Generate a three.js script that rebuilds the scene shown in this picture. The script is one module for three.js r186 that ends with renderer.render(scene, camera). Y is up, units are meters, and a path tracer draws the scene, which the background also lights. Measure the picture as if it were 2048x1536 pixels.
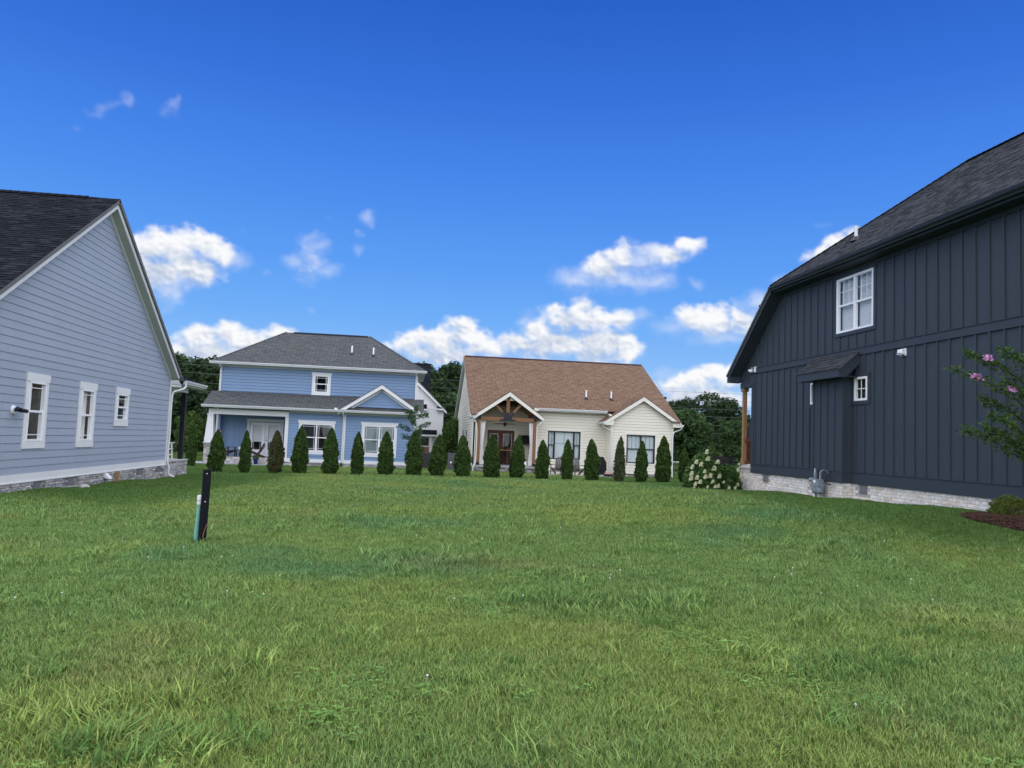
import * as THREE from 'three';
import { mergeGeometries } from 'three/addons/utils/BufferGeometryUtils.js';

// ---------------------------------------------------------------- camera, sky, sun, exposure
const scene = new THREE.Scene();
const camera = new THREE.PerspectiveCamera(53.07, 4 / 3, 0.05, 1500);
camera.position.set(0, 1.6, 0);
camera.rotation.order = 'YXZ';
camera.rotation.set(0.072, -0.13146, 0.0385);
scene.add(camera);
const renderer = new THREE.WebGLRenderer({ antialias: true });
renderer.setSize(1024, 768);
renderer.toneMapping = THREE.LinearToneMapping;
const EXPOSURE = 3.9;
renderer.toneMappingExposure = EXPOSURE;
renderer.shadowMap.enabled = true;

const sun = new THREE.DirectionalLight(new THREE.Color(1, 0.97, 0.915), 1.5);
sun.position.set(1, 80, 6);
sun.target.position.set(0, 0, -25);
sun.castShadow = true;
sun.shadow.radius = 285;
sun.shadow.mapSize.set(2048, 2048);
Object.assign(sun.shadow.camera, { left: -60, right: 60, top: 60, bottom: -60, near: 1, far: 260 });
scene.add(sun, sun.target);

function rngOf(a) { return () => { a |= 0; a = (a + 0x6d2b79f5) | 0; let t = Math.imul(a ^ (a >>> 15), 1 | a); t = (t + Math.imul(t ^ (t >>> 7), 61 | t)) ^ t; return ((t ^ (t >>> 14)) >>> 0) / 4294967296; }; }
const mix = (a, b, t) => a + (b - a) * t, clamp = (x, a = 0, b = 1) => Math.min(b, Math.max(a, x));
const sstep = (a, b, x) => { const t = clamp((x - a) / (b - a)); return t * t * (3 - 2 * t); };
// lattice noise on a plane, -1..1
const LAT = (() => { const r = rngOf(77), a = new Float32Array(65536); for (let i = 0; i < 65536; i++) a[i] = r() * 2 - 1; return a; })();
function vn(x, y) {
  const ix = Math.floor(x), iy = Math.floor(y), fx = x - ix, fy = y - iy, u = fx * fx * fx * (fx * (fx * 6 - 15) + 10), v = fy * fy * fy * (fy * (fy * 6 - 15) + 10);
  const a = (ix & 255), b = ((ix + 1) & 255), c = (iy & 255) << 8, d = ((iy + 1) & 255) << 8;
  const p = LAT[a + c], q = LAT[b + c], r = LAT[a + d], s = LAT[b + d];
  return p + (q - p) * u + (r - p + (p - q - r + s) * u) * v;
}
function fbm(x, y, o) { let s = 0, a = 0.5; for (let i = 0; i < o; i++) { s += a * vn(x, y); const t = x * 1.62 - y * 1.22; y = x * 1.22 + y * 1.62 + 3.7; x = t + 9.1; a *= 0.52; } return s; }
function billow(x, y, o) { let s = 0, a = 0.5; for (let i = 0; i < o; i++) { s += a * (1 - 2 * Math.abs(vn(x, y))); const t = x * 1.7 - y * 1.1; y = x * 1.1 + y * 1.7 + 5.3; x = t + 2.9; a *= 0.5; } return s; }

// the sky: blue air and fair-weather cumulus, by azimuth (degrees right of -z) and elevation
{
  const W = 4096, H = 2048, data = new Float32Array(W * H * 4);
  const puffs = [[-18.28,11.73,1.53,1.12,0],[-16.89,11.92,1.63,0.99,0],[-14.91,12.45,1.42,1.14,0],[-13.83,11.9,1.44,0.95,0],[-12.65,11.69,0.86,0.51,1],[-17.26,10.37,1.8,1.4,0],[-15.54,10.74,1.75,0.94,0],[-17.16,8.86,1.05,0.94,1],[-18.5,10.38,1.22,1.98,0],[-7.64,12.36,0.84,1.33,1],[-7.06,13.4,0.92,0.49,1],[-6.43,11.69,0.92,0.5,1],[-8.75,12.11,0.63,0.49,1],[-7.58,11.41,0.84,0.35,1],[-3.69,15.69,0.47,0.49,1],[-4.17,14.44,0.29,0.35,1],[-4.25,13.3,0.43,0.35,1],[-6.63,15.2,0.28,0.17,1],[-12.43,13.92,0.27,0.17,1],[-10.49,11.13,0.34,0.24,1],[-7.43,8.67,0.32,0.25,1],[-14.93,6.28,1.34,0.89,0],[-13.16,6.57,1.11,0.83,0],[-14.06,5.21,2.42,1.04,0],[-11.46,5.94,2.01,0.98,0],[-9.64,6.71,1.3,0.64,0],[-16.3,5.21,1.25,1.02,0],[-11.4,4.81,2.34,0.84,0],[-8.96,6.77,0.96,0.5,0],[-0.36,6.74,1.18,0.96,0],[0.9,7.4,1.03,0.74,0],[2.04,6.79,1.85,1.03,0],[3.65,8.42,1.12,0.66,0],[4.06,7.55,1.49,0.81,0],[5.6,6.66,1.57,0.67,0],[2.83,5.9,3.34,0.74,0],[8.02,7.05,1.5,0.67,0],[9.29,8.13,1.5,0.96,0],[11.14,9.01,1.5,1.11,0],[12.43,9.33,1.27,1.4,0],[13.74,9.07,1.41,1.1,0],[15.59,9.1,1.55,0.73,0],[16.87,9.41,0.66,0.44,1],[10.64,7.14,2.99,1.04,0],[13.63,6.93,1.78,1.11,0],[15.28,7.26,1.62,1.1,0],[16.04,6.47,0.95,0.74,0],[8.32,8.92,0.68,0.52,1],[11.97,11.96,1.57,0.73,1],[13.82,12.72,1.57,1.01,0],[15.28,13.64,1.48,1.01,0],[17.13,13.39,1.69,0.93,1],[18.58,13.82,1.68,0.78,0],[20.38,14.5,1.22,0.63,0],[15.7,12.02,2.22,0.8,1],[17.9,11.85,1.24,0.72,1],[20.97,11.84,0.43,0.43,1],[16.36,14.64,0.44,0.28,1],[19.07,8.6,1.3,0.44,1],[20.67,9.15,1.5,0.94,0],[22.28,8.79,1.62,1.07,0],[24.01,9.14,1.38,1.06,0],[25.37,10.26,1.02,0.77,1],[22.64,7.9,2.1,0.5,1],[19.17,4.41,1.65,0.8,0],[21.12,4.74,1.55,1.01,0],[22.87,5.14,1.53,0.86,0],[24.42,5.41,1.16,0.78,0],[21.32,3.55,3.52,0.87,0],[18.43,5.31,0.87,0.37,1],[29.34,13.5,0.98,0.81,0],[30.62,14.17,0.96,0.73,0],[31.73,14.69,0.82,0.53,0],[31.27,13.39,1.46,0.87,0],[26.7,11.9,0.61,0.48,1],[29.48,15.57,0.39,0.2,1],[-22.1,19.75,0.55,0.3,1],[-21.75,20.1,0.4,0.3,1],[-21.3,20.35,0.34,0.26,1],[-20.8,20.6,0.34,0.26,1],[-20.3,20.95,0.34,0.36,1],[-18.0,20.4,0.5,0.24,1],[-17.65,20.7,0.5,0.3,1],[-17.35,21.1,0.4,0.36,1],[-17.1,21.5,0.3,0.34,1],[-23.06,18.82,0.25,0.21,1]];
  const r = rngOf(5);
  for (let i = 0; i < 70; i++) {            // the same kind of clouds all round
    const az = 52 + r() * 255, el = 3 + 12 * r() * r() + (r() < 0.12 ? 10 : 0), w = 0.8 + r() * 1.3, n = 4 + Math.floor(r() * 5);
    for (let k = 0; k < n; k++) puffs.push([((az + (r() - 0.5) * 3.4 * w + 180) % 360) - 180, el + (r() - 0.4) * 1.3 * w, (0.7 + r() * 0.8) * w, (0.5 + r() * 0.5) * w, r() < 0.3 ? 1 : 0]);
  }
  const cells = new Map();                  // puffs by 4 x 4 degree cell
  for (const p of puffs) {
    for (let a = Math.floor((p[0] - 1.7 * p[2] - 1) / 4); a <= Math.floor((p[0] + 1.7 * p[2] + 1) / 4); a++)
      for (let e = Math.floor((p[1] - 1.7 * p[3] - 1.5) / 4); e <= Math.floor((p[1] + 1.7 * p[3] + 1) / 4); e++) { const k = a * 1000 + e; if (!cells.has(k)) cells.set(k, []); cells.get(k).push(p); }
  }
  const out = [0, 0];
  const body = (a, e, fine) => {                  // signed fullness of the cloud at a direction; out[1]: 1 for thin wisps
    const list = cells.get(Math.floor(a / 4) * 1000 + Math.floor(e / 4));
    if (!list) return -9;
    const wa = a + 0.3 * fbm(a * 0.9 + 4, e * 0.9, 3) * 1.6, we = e + 0.26 * fbm(a * 0.9 + 40, e * 0.9 + 7, 3) * 1.6;
    let f = -9, thin = 0, sum = 0, small = 1;
    for (const p of list) { const w = 1 + 0.3 * p[4], x = (wa - p[0]) / (p[2] * w), y = (we - p[1]) / (p[3] * w), g = 1 - Math.sqrt(x * x + y * y) - p[4] * 0.04; if (g > f) { f = g; small = Math.min(1, 0.2 + 0.6 * p[3]); } const k = Math.exp(4 * g); sum += k; thin += k * p[4]; }
    if (f < -1) return -9;
    f = Math.log(sum) / 4 + 0.16;
    if (!fine) return f;
    out[1] = thin / (sum + 1e-9); out[0] = small;
    return f + small * (1 - 0.3 * out[1]) * (0.62 * fbm(a * 0.75 + 1.3, e * 1.0, 6) + 0.2 * fbm(a * 2.6 + 7, e * 3.4, 4) + 0.24 * billow(a * 1.0, e * 1.25 + 3, 6) * (1 - 0.6 * out[1]));
  };
  const stops = [[0, 0.42, 0.62, 0.93], [3.7, 0.31, 0.56, 0.95], [8.5, 0.165, 0.43, 0.94], [12.2, 0.112, 0.35, 0.915], [17.6, 0.07, 0.262, 0.85], [24.4, 0.038, 0.172, 0.71], [30.6, 0.023, 0.124, 0.58], [50, 0.016, 0.09, 0.46], [90, 0.012, 0.075, 0.41]];
  for (let row = 0; row < H; row++) {
    const el = ((row + 0.5) / H - 0.5) * 180, e = Math.max(0, el);
    let i = 0; while (i < stops.length - 2 && e > stops[i + 1][0]) i++;
    const t = clamp((e - stops[i][0]) / (stops[i + 1][0] - stops[i][0])), air = [1, 2, 3].map((c) => mix(stops[i][c], stops[i + 1][c], t));
    for (let col = 0; col < W; col++) {
      const az = (((col + 0.5) / W - 0.5) * 360 + 90 + 540) % 360 - 180, at = (row * W + col) * 4;
      let R = air[0], G = air[1], B = air[2];
      if (el > 0 && el < 34) {
        const d = body(az, el, true);
        if (d > -0.06) {
          const thin = out[1], tiny = 1 - thin * clamp((0.62 - out[0]) * 3);
          const up = body(az + 0.3, el + 0.5), up2 = body(az + 0.5, el + 1.2), low = sstep(-0.1, 0.9, up - body(az, el) + 0.35);
          const alpha = tiny * sstep(-0.08, 0.62 + 0.55 * low + 0.6 * thin, d) * (1 - 0.48 * thin) * (1 - 0.14 * low);
          const relief = billow(az * 1.0, el * 1.25 + 3, 5) - billow((az + 0.12) * 1.0, (el + 0.2) * 1.25 + 3, 5);
          const lit = clamp(1.12 - 0.52 * sstep(0.05, 0.9, up) - 0.42 * sstep(0.1, 1.0, up2) + 0.75 * relief + 0.3 * fbm(az * 0.9, el * 1.2 + 9, 4) * sstep(0.1, 0.6, d) + 0.45 * thin);
          R = mix(R, mix(0.52, 0.965, lit), alpha); G = mix(G, mix(0.6, 0.97, lit), alpha); B = mix(B, mix(0.75, 0.985, lit), alpha);
        }
      }
      data[at] = R / EXPOSURE; data[at + 1] = G / EXPOSURE; data[at + 2] = B / EXPOSURE; data[at + 3] = 1;
    }
  }
  const sky = new THREE.DataTexture(data, W, H, THREE.RGBAFormat, THREE.FloatType);
  sky.mapping = THREE.EquirectangularReflectionMapping;
  sky.magFilter = sky.minFilter = THREE.LinearFilter;
  sky.needsUpdate = true;
  scene.background = sky;
  scene.environment = sky;
}

// ---------------------------------------------------------------- helpers
const V3 = THREE.Vector3, V = (x, y, z) => new V3(x, y, z);
const used = new Map();
function numbered(name) { const n = used.get(name) ?? 0; used.set(name, n + 1); return n ? name + '_' + String(n).padStart(3, '0') : name; }
function thing(name, label, category, pos, { group, turn = 0, local = false, kind } = {}) {
  const g = new THREE.Group(); g.name = numbered(name); g.position.set(...pos); g.rotation.y = turn; g.userData = { label, category };
  if (group) g.userData.group = group; if (kind) g.userData.kind = kind;
  g.local = local; scene.add(g); return g;
}
function plain(g) { for (const k of Object.keys(g.attributes)) if (!['position', 'normal', 'uv', 'color'].includes(k)) g.deleteAttribute(k); return g.index ? g.toNonIndexed() : g; }
function merge(list) {
  if (!Array.isArray(list)) return list;
  list = list.flat(3).map(plain);
  const colour = list.some((g) => g.attributes.color);
  for (const g of list) { if (colour && !g.attributes.color) g.setAttribute('color', new THREE.BufferAttribute(new Float32Array(g.attributes.position.count * 3).fill(1), 3)); if (!g.attributes.uv) g.setAttribute('uv', new THREE.BufferAttribute(new Float32Array(g.attributes.position.count * 2), 2)); }
  return list.length === 1 ? list[0] : mergeGeometries(list);
}
function part(parent, name, geos, mat) {
  const m = new THREE.Mesh(merge(geos), mat); m.name = name; m.castShadow = m.receiveShadow = true;
  if (parent.isGroup && !parent.local) m.position.copy(parent.position).negate();
  parent.add(m); return m;
}
function single(name, geos, mat, label, category, opt = {}) {
  const m = new THREE.Mesh(merge(geos), mat); m.name = numbered(name); m.castShadow = m.receiveShadow = true; m.userData = { label, category };
  if (opt.group) m.userData.group = opt.group; if (opt.kind) m.userData.kind = opt.kind; if (opt.at) m.position.set(...opt.at);
  scene.add(m); return m;
}
function structure(name, geos, mat, label, category) { const m = new THREE.Mesh(merge(geos), mat); m.name = name; m.receiveShadow = m.castShadow = true; m.userData = { kind: 'structure', label, category }; scene.add(m); return m; }
function copyOf(o, pos, { turn = 0, scale = [1, 1, 1], label } = {}) { const c = o.clone(); c.name = numbered(o.name.replace(/_\d{3}$/, '')); c.userData = { ...o.userData }; if (label) c.userData.label = label; c.position.set(...pos); c.rotation.y = turn; c.scale.set(...scale); scene.add(c); return c; }

// geometry in a frame: u across, v up (or up a slope), n outward
function frameOf(o, u, v) { const U = V(...u).normalize(), Vv = V(...v).normalize(), N = U.clone().cross(Vv); return new THREE.Matrix4().makeBasis(U, Vv, N).setPosition(...o); }
const wallZ = (z) => frameOf([0, 0, z], [1, 0, 0], [0, 1, 0]);            // faces +z, u = x
const wallPX = (x) => frameOf([x, 0, 0], [0, 0, -1], [0, 1, 0]);          // faces +x, u = -z
const wallNX = (x) => frameOf([x, 0, 0], [0, 0, 1], [0, 1, 0]);           // faces -x, u = z
const WORLD = new THREE.Matrix4();
function metreUV(g) { const p = g.attributes.position, n = g.attributes.normal, uv = g.attributes.uv; for (let i = 0; i < p.count; i++) { const ax = Math.abs(n.getX(i)), ay = Math.abs(n.getY(i)), az = Math.abs(n.getZ(i)); if (az >= ax && az >= ay) uv.setXY(i, p.getX(i), p.getY(i)); else if (ax >= ay) uv.setXY(i, p.getZ(i), p.getY(i)); else uv.setXY(i, p.getX(i), p.getZ(i)); } return g; }
function bx(F, u0, u1, v0, v1, n0, n1) { const g = new THREE.BoxGeometry(Math.abs(u1 - u0), Math.abs(v1 - v0), Math.abs(n1 - n0)); g.translate((u0 + u1) / 2, (v0 + v1) / 2, (n0 + n1) / 2); return metreUV(g).applyMatrix4(F); }
const box = (x0, x1, y0, y1, z0, z1) => bx(WORLD, x0, x1, y0, y1, z0, z1);
// prism over a convex polygon [[u, v] ...] counter-clockwise; front(u, v) gives the outer n, back the inner n
function prism(F, pts, front, back = 0, closed = false, tint) {
  const fr = typeof front === 'function' ? front : () => front, P = [], UVs = [], push = (...q) => { for (const [u, v, n] of q) { P.push(u, v, n); UVs.push(u, v); } };
  const a = pts.map(([u, v]) => [u, v, fr(u, v)]), b = pts.map(([u, v]) => [u, v, back]);
  for (let i = 1; i < pts.length - 1; i++) { push(a[0], a[i], a[i + 1]); if (closed) push(b[0], b[i + 1], b[i]); }
  for (let i = 0; i < pts.length; i++) { const j = (i + 1) % pts.length; push(a[i], b[i], b[j], a[i], b[j], a[j]); }
  const g = new THREE.BufferGeometry(); g.setAttribute('position', new THREE.Float32BufferAttribute(P, 3)); g.setAttribute('uv', new THREE.Float32BufferAttribute(UVs, 2));
  if (tint) { const c = new Float32Array(P.length); for (let i = 0; i < P.length; i += 3) c.set(tint, i); g.setAttribute('color', new THREE.BufferAttribute(c, 3)); }
  g.computeVertexNormals(); return g.applyMatrix4(F);
}
function cut(pts, a, b, c) { const o = []; for (let i = 0; i < pts.length; i++) { const p = pts[i], q = pts[(i + 1) % pts.length], dp = a * p[0] + b * p[1] - c, dq = a * q[0] + b * q[1] - c; if (dp >= 0) o.push(p); if ((dp > 0 && dq < 0) || (dp < 0 && dq > 0)) { const t = dp / (dp - dq); o.push([p[0] + (q[0] - p[0]) * t, p[1] + (q[1] - p[1]) * t]); } } return o; }
const areaOf = (p) => { let s = 0; for (let i = 0; i < p.length; i++) { const q = p[(i + 1) % p.length]; s += p[i][0] * q[1] - q[0] * p[i][1]; } return s / 2; };
const clipRect = (pts, u0, u1, v0, v1) => cut(cut(cut(cut(pts, 1, 0, u0), -1, 0, -u1), 0, 1, v0), 0, -1, -v1);
function tube(pts, r, rad = 8, seg = 0, taper = 1) {
  const c = new THREE.CatmullRomCurve3(pts.map((p) => (p.isVector3 ? p : V(...p))), false, 'centripetal'), n = seg || Math.max(2, (pts.length - 1) * 4), g = new THREE.TubeGeometry(c, n, r, rad, false);
  if (taper !== 1) { const p = g.attributes.position; for (let i = 0; i <= n; i++) { const m = c.getPointAt(i / n), k = mix(1, taper, i / n); for (let j = 0; j <= rad; j++) { const q = i * (rad + 1) + j; p.setXYZ(q, m.x + (p.getX(q) - m.x) * k, m.y + (p.getY(q) - m.y) * k, m.z + (p.getZ(q) - m.z) * k); } } }
  return g;
}
function stick(a, b, r0, r1 = r0, rad = 8) { const A = V(...a), B = V(...b), d = B.clone().sub(A), g = new THREE.CylinderGeometry(r1, r0, d.length(), rad); g.translate(0, d.length() / 2, 0); g.applyQuaternion(new THREE.Quaternion().setFromUnitVectors(V(0, 1, 0), d.normalize())); return g.translate(...a); }
function beam(a, b, w, h, up = [0, 1, 0]) { const A = V(...a), B = V(...b), d = B.clone().sub(A), L = d.length(); d.normalize(); let s = d.clone().cross(V(...up)).normalize(); const t = s.clone().cross(d); const g = metreUV(new THREE.BoxGeometry(w, h, L)); return g.applyMatrix4(new THREE.Matrix4().makeBasis(s, t, d.negate()).setPosition((A.x + B.x) / 2, (A.y + B.y) / 2, (A.z + B.z) / 2)); }
const ball = (c, r, sy = 1, w = 14, h = 10) => new THREE.SphereGeometry(r, w, h).scale(1, sy, 1).translate(...c);

// ---------------------------------------------------------------- materials
function tex(size, fn, { srgb = true, repeat = 1 } = {}) {
  const d = new Uint8Array(size * size * 4);
  for (let y = 0; y < size; y++) for (let x = 0; x < size; x++) { const c = fn(x / size, y / size), i = (y * size + x) * 4; d[i] = clamp(c[0]) * 255; d[i + 1] = clamp(c[1]) * 255; d[i + 2] = clamp(c[2]) * 255; d[i + 3] = 255; }
  const t = new THREE.DataTexture(d, size, size, THREE.RGBAFormat); t.wrapS = t.wrapT = THREE.RepeatWrapping; t.magFilter = t.minFilter = THREE.LinearFilter; t.repeat.set(repeat, repeat); if (srgb) t.colorSpace = THREE.SRGBColorSpace; t.needsUpdate = true; return t;
}
// tileable noise: f cells a side
const tn = (x, y, f, s = 0) => { const p = (i) => ((i % f) + f) % f, X = x * f, Y = y * f, ix = Math.floor(X), iy = Math.floor(Y), fx = X - ix, fy = Y - iy, u = fx * fx * (3 - 2 * fx), v = fy * fy * (3 - 2 * fy), L = (a, b) => LAT[((p(a) + s * 31) & 255) + ((((p(b) + s * 57) & 255)) << 8)]; return mix(mix(L(ix, iy), L(ix + 1, iy), u), mix(L(ix, iy + 1), L(ix + 1, iy + 1), u), v); };
const paintTex = tex(512, (x, y) => { const g = 0.96 + 0.01 * tn(x, y, 3, 1) + 0.012 * tn(x, y, 40, 2) + 0.016 * tn(x, y * 1, 190, 3); return [g, g, g]; }, { repeat: 0.5 });
const boardBump = tex(512, (x, y) => { const g = 0.5 + 0.28 * tn(x * 0.999, y, 90, 4) * (0.5 + 0.5 * tn(x, y, 7, 5)) + 0.2 * (tn(x, y, 200, 6)); return [g, g, g]; }, { srgb: false, repeat: 1.2 });
const gritTex = tex(512, (x, y) => { const g = 0.8 + 0.1 * tn(x, y, 11, 1) + 0.16 * tn(x, y, 128, 2) + 0.14 * tn(x, y, 256, 3); return [g, g, g]; }, { repeat: 1.4 });
const gritBump = tex(256, (x, y) => { const g = 0.5 + 0.3 * tn(x, y, 128, 7) + 0.2 * tn(x, y, 61, 8); return [g, g, g]; }, { srgb: false, repeat: 2 });
const stoneTex = tex(512, (x, y) => { const a = 0.84 + 0.12 * tn(x, y, 9, 11) + 0.1 * tn(x, y, 40, 12) + 0.08 * tn(x, y, 150, 13); const w = 0.03 * tn(x, y, 5, 14); return [a + w, a, a - w]; }, { repeat: 0.9 });
const woodTex = tex(512, (x, y) => { const k = tn(x, y, 4, 21) * 0.25, r = 0.5 + 0.5 * Math.sin((x * 9 + k * 3 + 0.6 * tn(x, y, 3, 22)) * 6.283), g = 0.8 + 0.1 * r + 0.1 * tn(x * 1, y, 64, 23); return [g, g * 0.985, g * 0.96]; }, { repeat: 1.6 });
const limeTex = tex(512, (x, y) => { const a = 0.93 + 0.06 * tn(x, y, 14, 31) + 0.07 * tn(x, y, 60, 32), s = sstep(0.25, 0.75, tn(x, y, 8, 33) + 0.4 * tn(x, y, 31, 34)); return [a - 0.01 * s, a - 0.05 * s, a - 0.09 * s]; }, { repeat: 0.33 });
const mulchTex = tex(512, (x, y) => { const g = 0.55 + 0.3 * tn(x, y, 90, 41) + 0.25 * tn(x, y, 200, 42); return [g, g * 0.9, g * 0.85]; }, { repeat: 1.1 });
const concreteTex = tex(512, (x, y) => { const g = 0.9 + 0.06 * tn(x, y, 5, 51) + 0.04 * tn(x, y, 50, 52) + 0.05 * tn(x, y, 220, 53); return [g, g, g]; }, { repeat: 0.4 });
const C = (r, g, b) => new THREE.Color().setRGB(r, g, b);
function mat(c, o = {}) { return new THREE.MeshPhysicalMaterial({ color: C(...c), roughness: 0.7, specularIntensity: 0.6, side: THREE.DoubleSide, ...o }); }
const paint = (c, rough = 0.62) => mat(c, { roughness: rough, map: paintTex, bumpMap: boardBump, bumpScale: 0.0012 });
const M = {
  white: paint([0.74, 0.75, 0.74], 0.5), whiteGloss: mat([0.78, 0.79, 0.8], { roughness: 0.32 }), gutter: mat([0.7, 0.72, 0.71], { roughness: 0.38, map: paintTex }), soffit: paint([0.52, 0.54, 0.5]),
  greySiding: paint([0.33, 0.375, 0.45]), blueSiding: paint([0.19, 0.295, 0.45]), creamSiding: paint([0.77, 0.735, 0.605]), navy: paint([0.042, 0.054, 0.069], 0.6), navyTrim: paint([0.039, 0.05, 0.064], 0.56), farmWhite: paint([0.84, 0.84, 0.82]),
  creamTrim: paint([0.78, 0.75, 0.65], 0.5), sheath: mat([0.13, 0.125, 0.12]), black: mat([0.012, 0.013, 0.016], { roughness: 0.4 }), blackFrame: mat([0.014, 0.015, 0.022], { roughness: 0.35 }), darkGutter: mat([0.016, 0.018, 0.022], { roughness: 0.35 }),
  shingle: mat([1, 1, 1], { vertexColors: true, map: gritTex, bumpMap: gritBump, bumpScale: 0.002, roughness: 1, specularIntensity: 0.15 }), stone: mat([1, 1, 1], { vertexColors: true, map: stoneTex, bumpMap: gritBump, bumpScale: 0.006, roughness: 0.92 }),
  mortar: mat([0.42, 0.4, 0.37], { map: gritTex, roughness: 1 }), brick: mat([1, 1, 1], { vertexColors: true, map: limeTex, bumpMap: gritBump, bumpScale: 0.004, roughness: 0.92 }), brickMortar: mat([0.5, 0.48, 0.44], { map: limeTex, roughness: 1 }),
  cedar: mat([0.30, 0.15, 0.07], { map: woodTex, roughness: 0.6 }), cedarPale: mat([0.42, 0.25, 0.12], { map: woodTex, roughness: 0.65 }), redwood: mat([0.13, 0.038, 0.02], { map: woodTex, roughness: 0.55 }), mahogany: mat([0.14, 0.05, 0.028], { map: woodTex, roughness: 0.4 }), brownPoly: mat([0.065, 0.032, 0.024], { map: woodTex, roughness: 0.55 }), greyPoly: mat([0.12, 0.12, 0.125], { map: woodTex, roughness: 0.6 }),
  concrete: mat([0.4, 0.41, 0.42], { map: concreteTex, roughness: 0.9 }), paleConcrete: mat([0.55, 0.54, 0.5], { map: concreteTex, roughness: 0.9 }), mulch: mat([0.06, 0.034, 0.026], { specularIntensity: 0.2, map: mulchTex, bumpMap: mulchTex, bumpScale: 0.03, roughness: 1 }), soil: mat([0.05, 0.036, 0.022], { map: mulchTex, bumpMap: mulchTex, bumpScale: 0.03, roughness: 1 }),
  glass: new THREE.MeshPhysicalMaterial({ color: 0xffffff, roughness: 0.02, transmission: 1, thickness: 0, ior: 1.52, specularIntensity: 0.4, side: THREE.DoubleSide }),
  blind: mat([0.62, 0.64, 0.64], { roughness: 0.6 }), shade: mat([0.55, 0.63, 0.62], { roughness: 0.85, map: paintTex }), curtain: mat([0.78, 0.75, 0.72], { roughness: 0.95 }), room: mat([0.35, 0.33, 0.3]), vent: mat([0.19, 0.19, 0.2], { roughness: 0.7 }), metalGrey: mat([0.32, 0.38, 0.41], { roughness: 0.5, metalness: 0.1, map: gritTex }),
  steel: mat([0.09, 0.09, 0.095], { roughness: 0.45, metalness: 0.5 }), pvcGreen: mat([0.2, 0.5, 0.42], { roughness: 0.4, map: concreteTex }), creosote: mat([0.008, 0.01, 0.015], { specularIntensity: 0.35, roughness: 0.85, map: woodTex, bumpMap: boardBump, bumpScale: 0.004 }), wire: mat([0.12, 0.13, 0.12], { roughness: 0.6 }), bark: mat([0.11, 0.085, 0.065], { map: gritTex, bumpMap: gritBump, bumpScale: 0.02, roughness: 1 }),
};

// ---------------------------------------------------------------- lie of the land
const spots = [[0, 0, 0], [0, -6, 0.0], [6, -8, 0.12], [12, -6, 0.5], [-8.6, -8, 0.08], [-2.7, -11.2, 0.0], [-8.6, -17.9, 0.02], [-8.6, -23, -0.1], [-8.6, -29.5, -0.24], [12, -14.9, 0.49], [12, -18, 0.38], [12, -21.2, 0.28], [12, -26.65, 0.12], [0, -20, 0.05], [3, -28, -0.08], [-9, -38, -0.47], [-4, -38, -0.42], [1, -38, -0.34], [7, -38, -0.32], [14, -38, -0.33], [-12, -47.5, -0.48], [-6, -47.5, -0.47], [0, -47.5, -0.44], [5, -46, -0.4], [10, -46, -0.41], [16, -46, -0.42], [-16, -30, -0.4], [20, -30, -0.05], [20, -12, 0.5], [-20, -15, -0.05], [0, 10, 0], [-10, 5, 0], [12, 6, 0.3], [0, -65, -0.55], [-30, -60, -0.7], [30, -60, -0.6], [-30, -100, -0.7], [30, -100, -0.7], [0, -100, -0.7]];
function ground(x, z) { let s = 0, w = 0; for (const [a, b, h] of spots) { const d = (x - a) ** 2 + (z - b) ** 2 + 1.5, k = 1 / (d * d); s += k * h; w += k; } return s / w; }
const inRect = (x, z, a) => x > a[0] && x < a[1] && z > a[2] && z < a[3];
const kept = (x, z) => Math.max(sstep(-4.2, -5.6, x + 0.5 * vn(z * 0.4, 3)) * sstep(-12.5, -15.5, z - 0.35 * x + 0.8 * vn(x * 0.5, 8)), sstep(8.1, 9.3, x + 0.045 * (z + 20) + 0.5 * vn(z * 0.35, 1)) * sstep(-10, -12, z));   // the two neighbours' mown lawns
{
  const xs = [], zs = [];
  for (let x = -320; x <= 320;) { xs.push(x); x += Math.abs(x) < 26 ? 0.7 : Math.abs(x) < 60 ? 4 : 26; }
  for (let z = 60; z >= -420;) { zs.push(z); z -= z > 20 || z < -120 ? 30 : z < -60 ? 5 : 0.7; }
  const P = [], I = [], UV = [], K = [];
  for (const z of zs) for (const x of xs) { P.push(x, ground(x, z), z); UV.push(x, z); const t = 1 + 0.12 * vn(x * 0.3, z * 0.3), k = kept(x, z); K.push(t * mix(1, 0.8, k), t * mix(1, 0.95, k), t * mix(1, 0.9, k)); }
  for (let j = 0; j < zs.length - 1; j++) for (let i = 0; i < xs.length - 1; i++) { const a = j * xs.length + i, b = a + 1, c = a + xs.length, d = c + 1; I.push(a, b, c, b, d, c); }
  const g = new THREE.BufferGeometry(); g.setAttribute('position', new THREE.Float32BufferAttribute(P, 3)); g.setAttribute('uv', new THREE.Float32BufferAttribute(UV, 2)); g.setAttribute('color', new THREE.Float32BufferAttribute(K, 3)); g.setIndex(I); g.computeVertexNormals();
  const t = tex(1024, (x, y) => { const a = tn(x, y, 9, 61), b = tn(x, y, 37, 62), c = tn(x, y, 170, 63), d = tn(x, y, 420, 64), m = clamp(0.55 + 0.35 * a + 0.3 * b + 0.3 * c), v = 0.78 + 0.22 * d + 0.12 * c; return [mix(0.44, 0.33, m) * v, mix(0.43, 0.46, m) * v, mix(0.27, 0.2, m) * v]; }, { repeat: 0.22 });
  structure('lawn', g, mat([0.7, 0.68, 0.6], { map: t, vertexColors: true, roughness: 1, specularIntensity: 0.1, bumpMap: t, bumpScale: 0.03 }), 'wide grass lawn between the houses', 'lawn');
}
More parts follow.
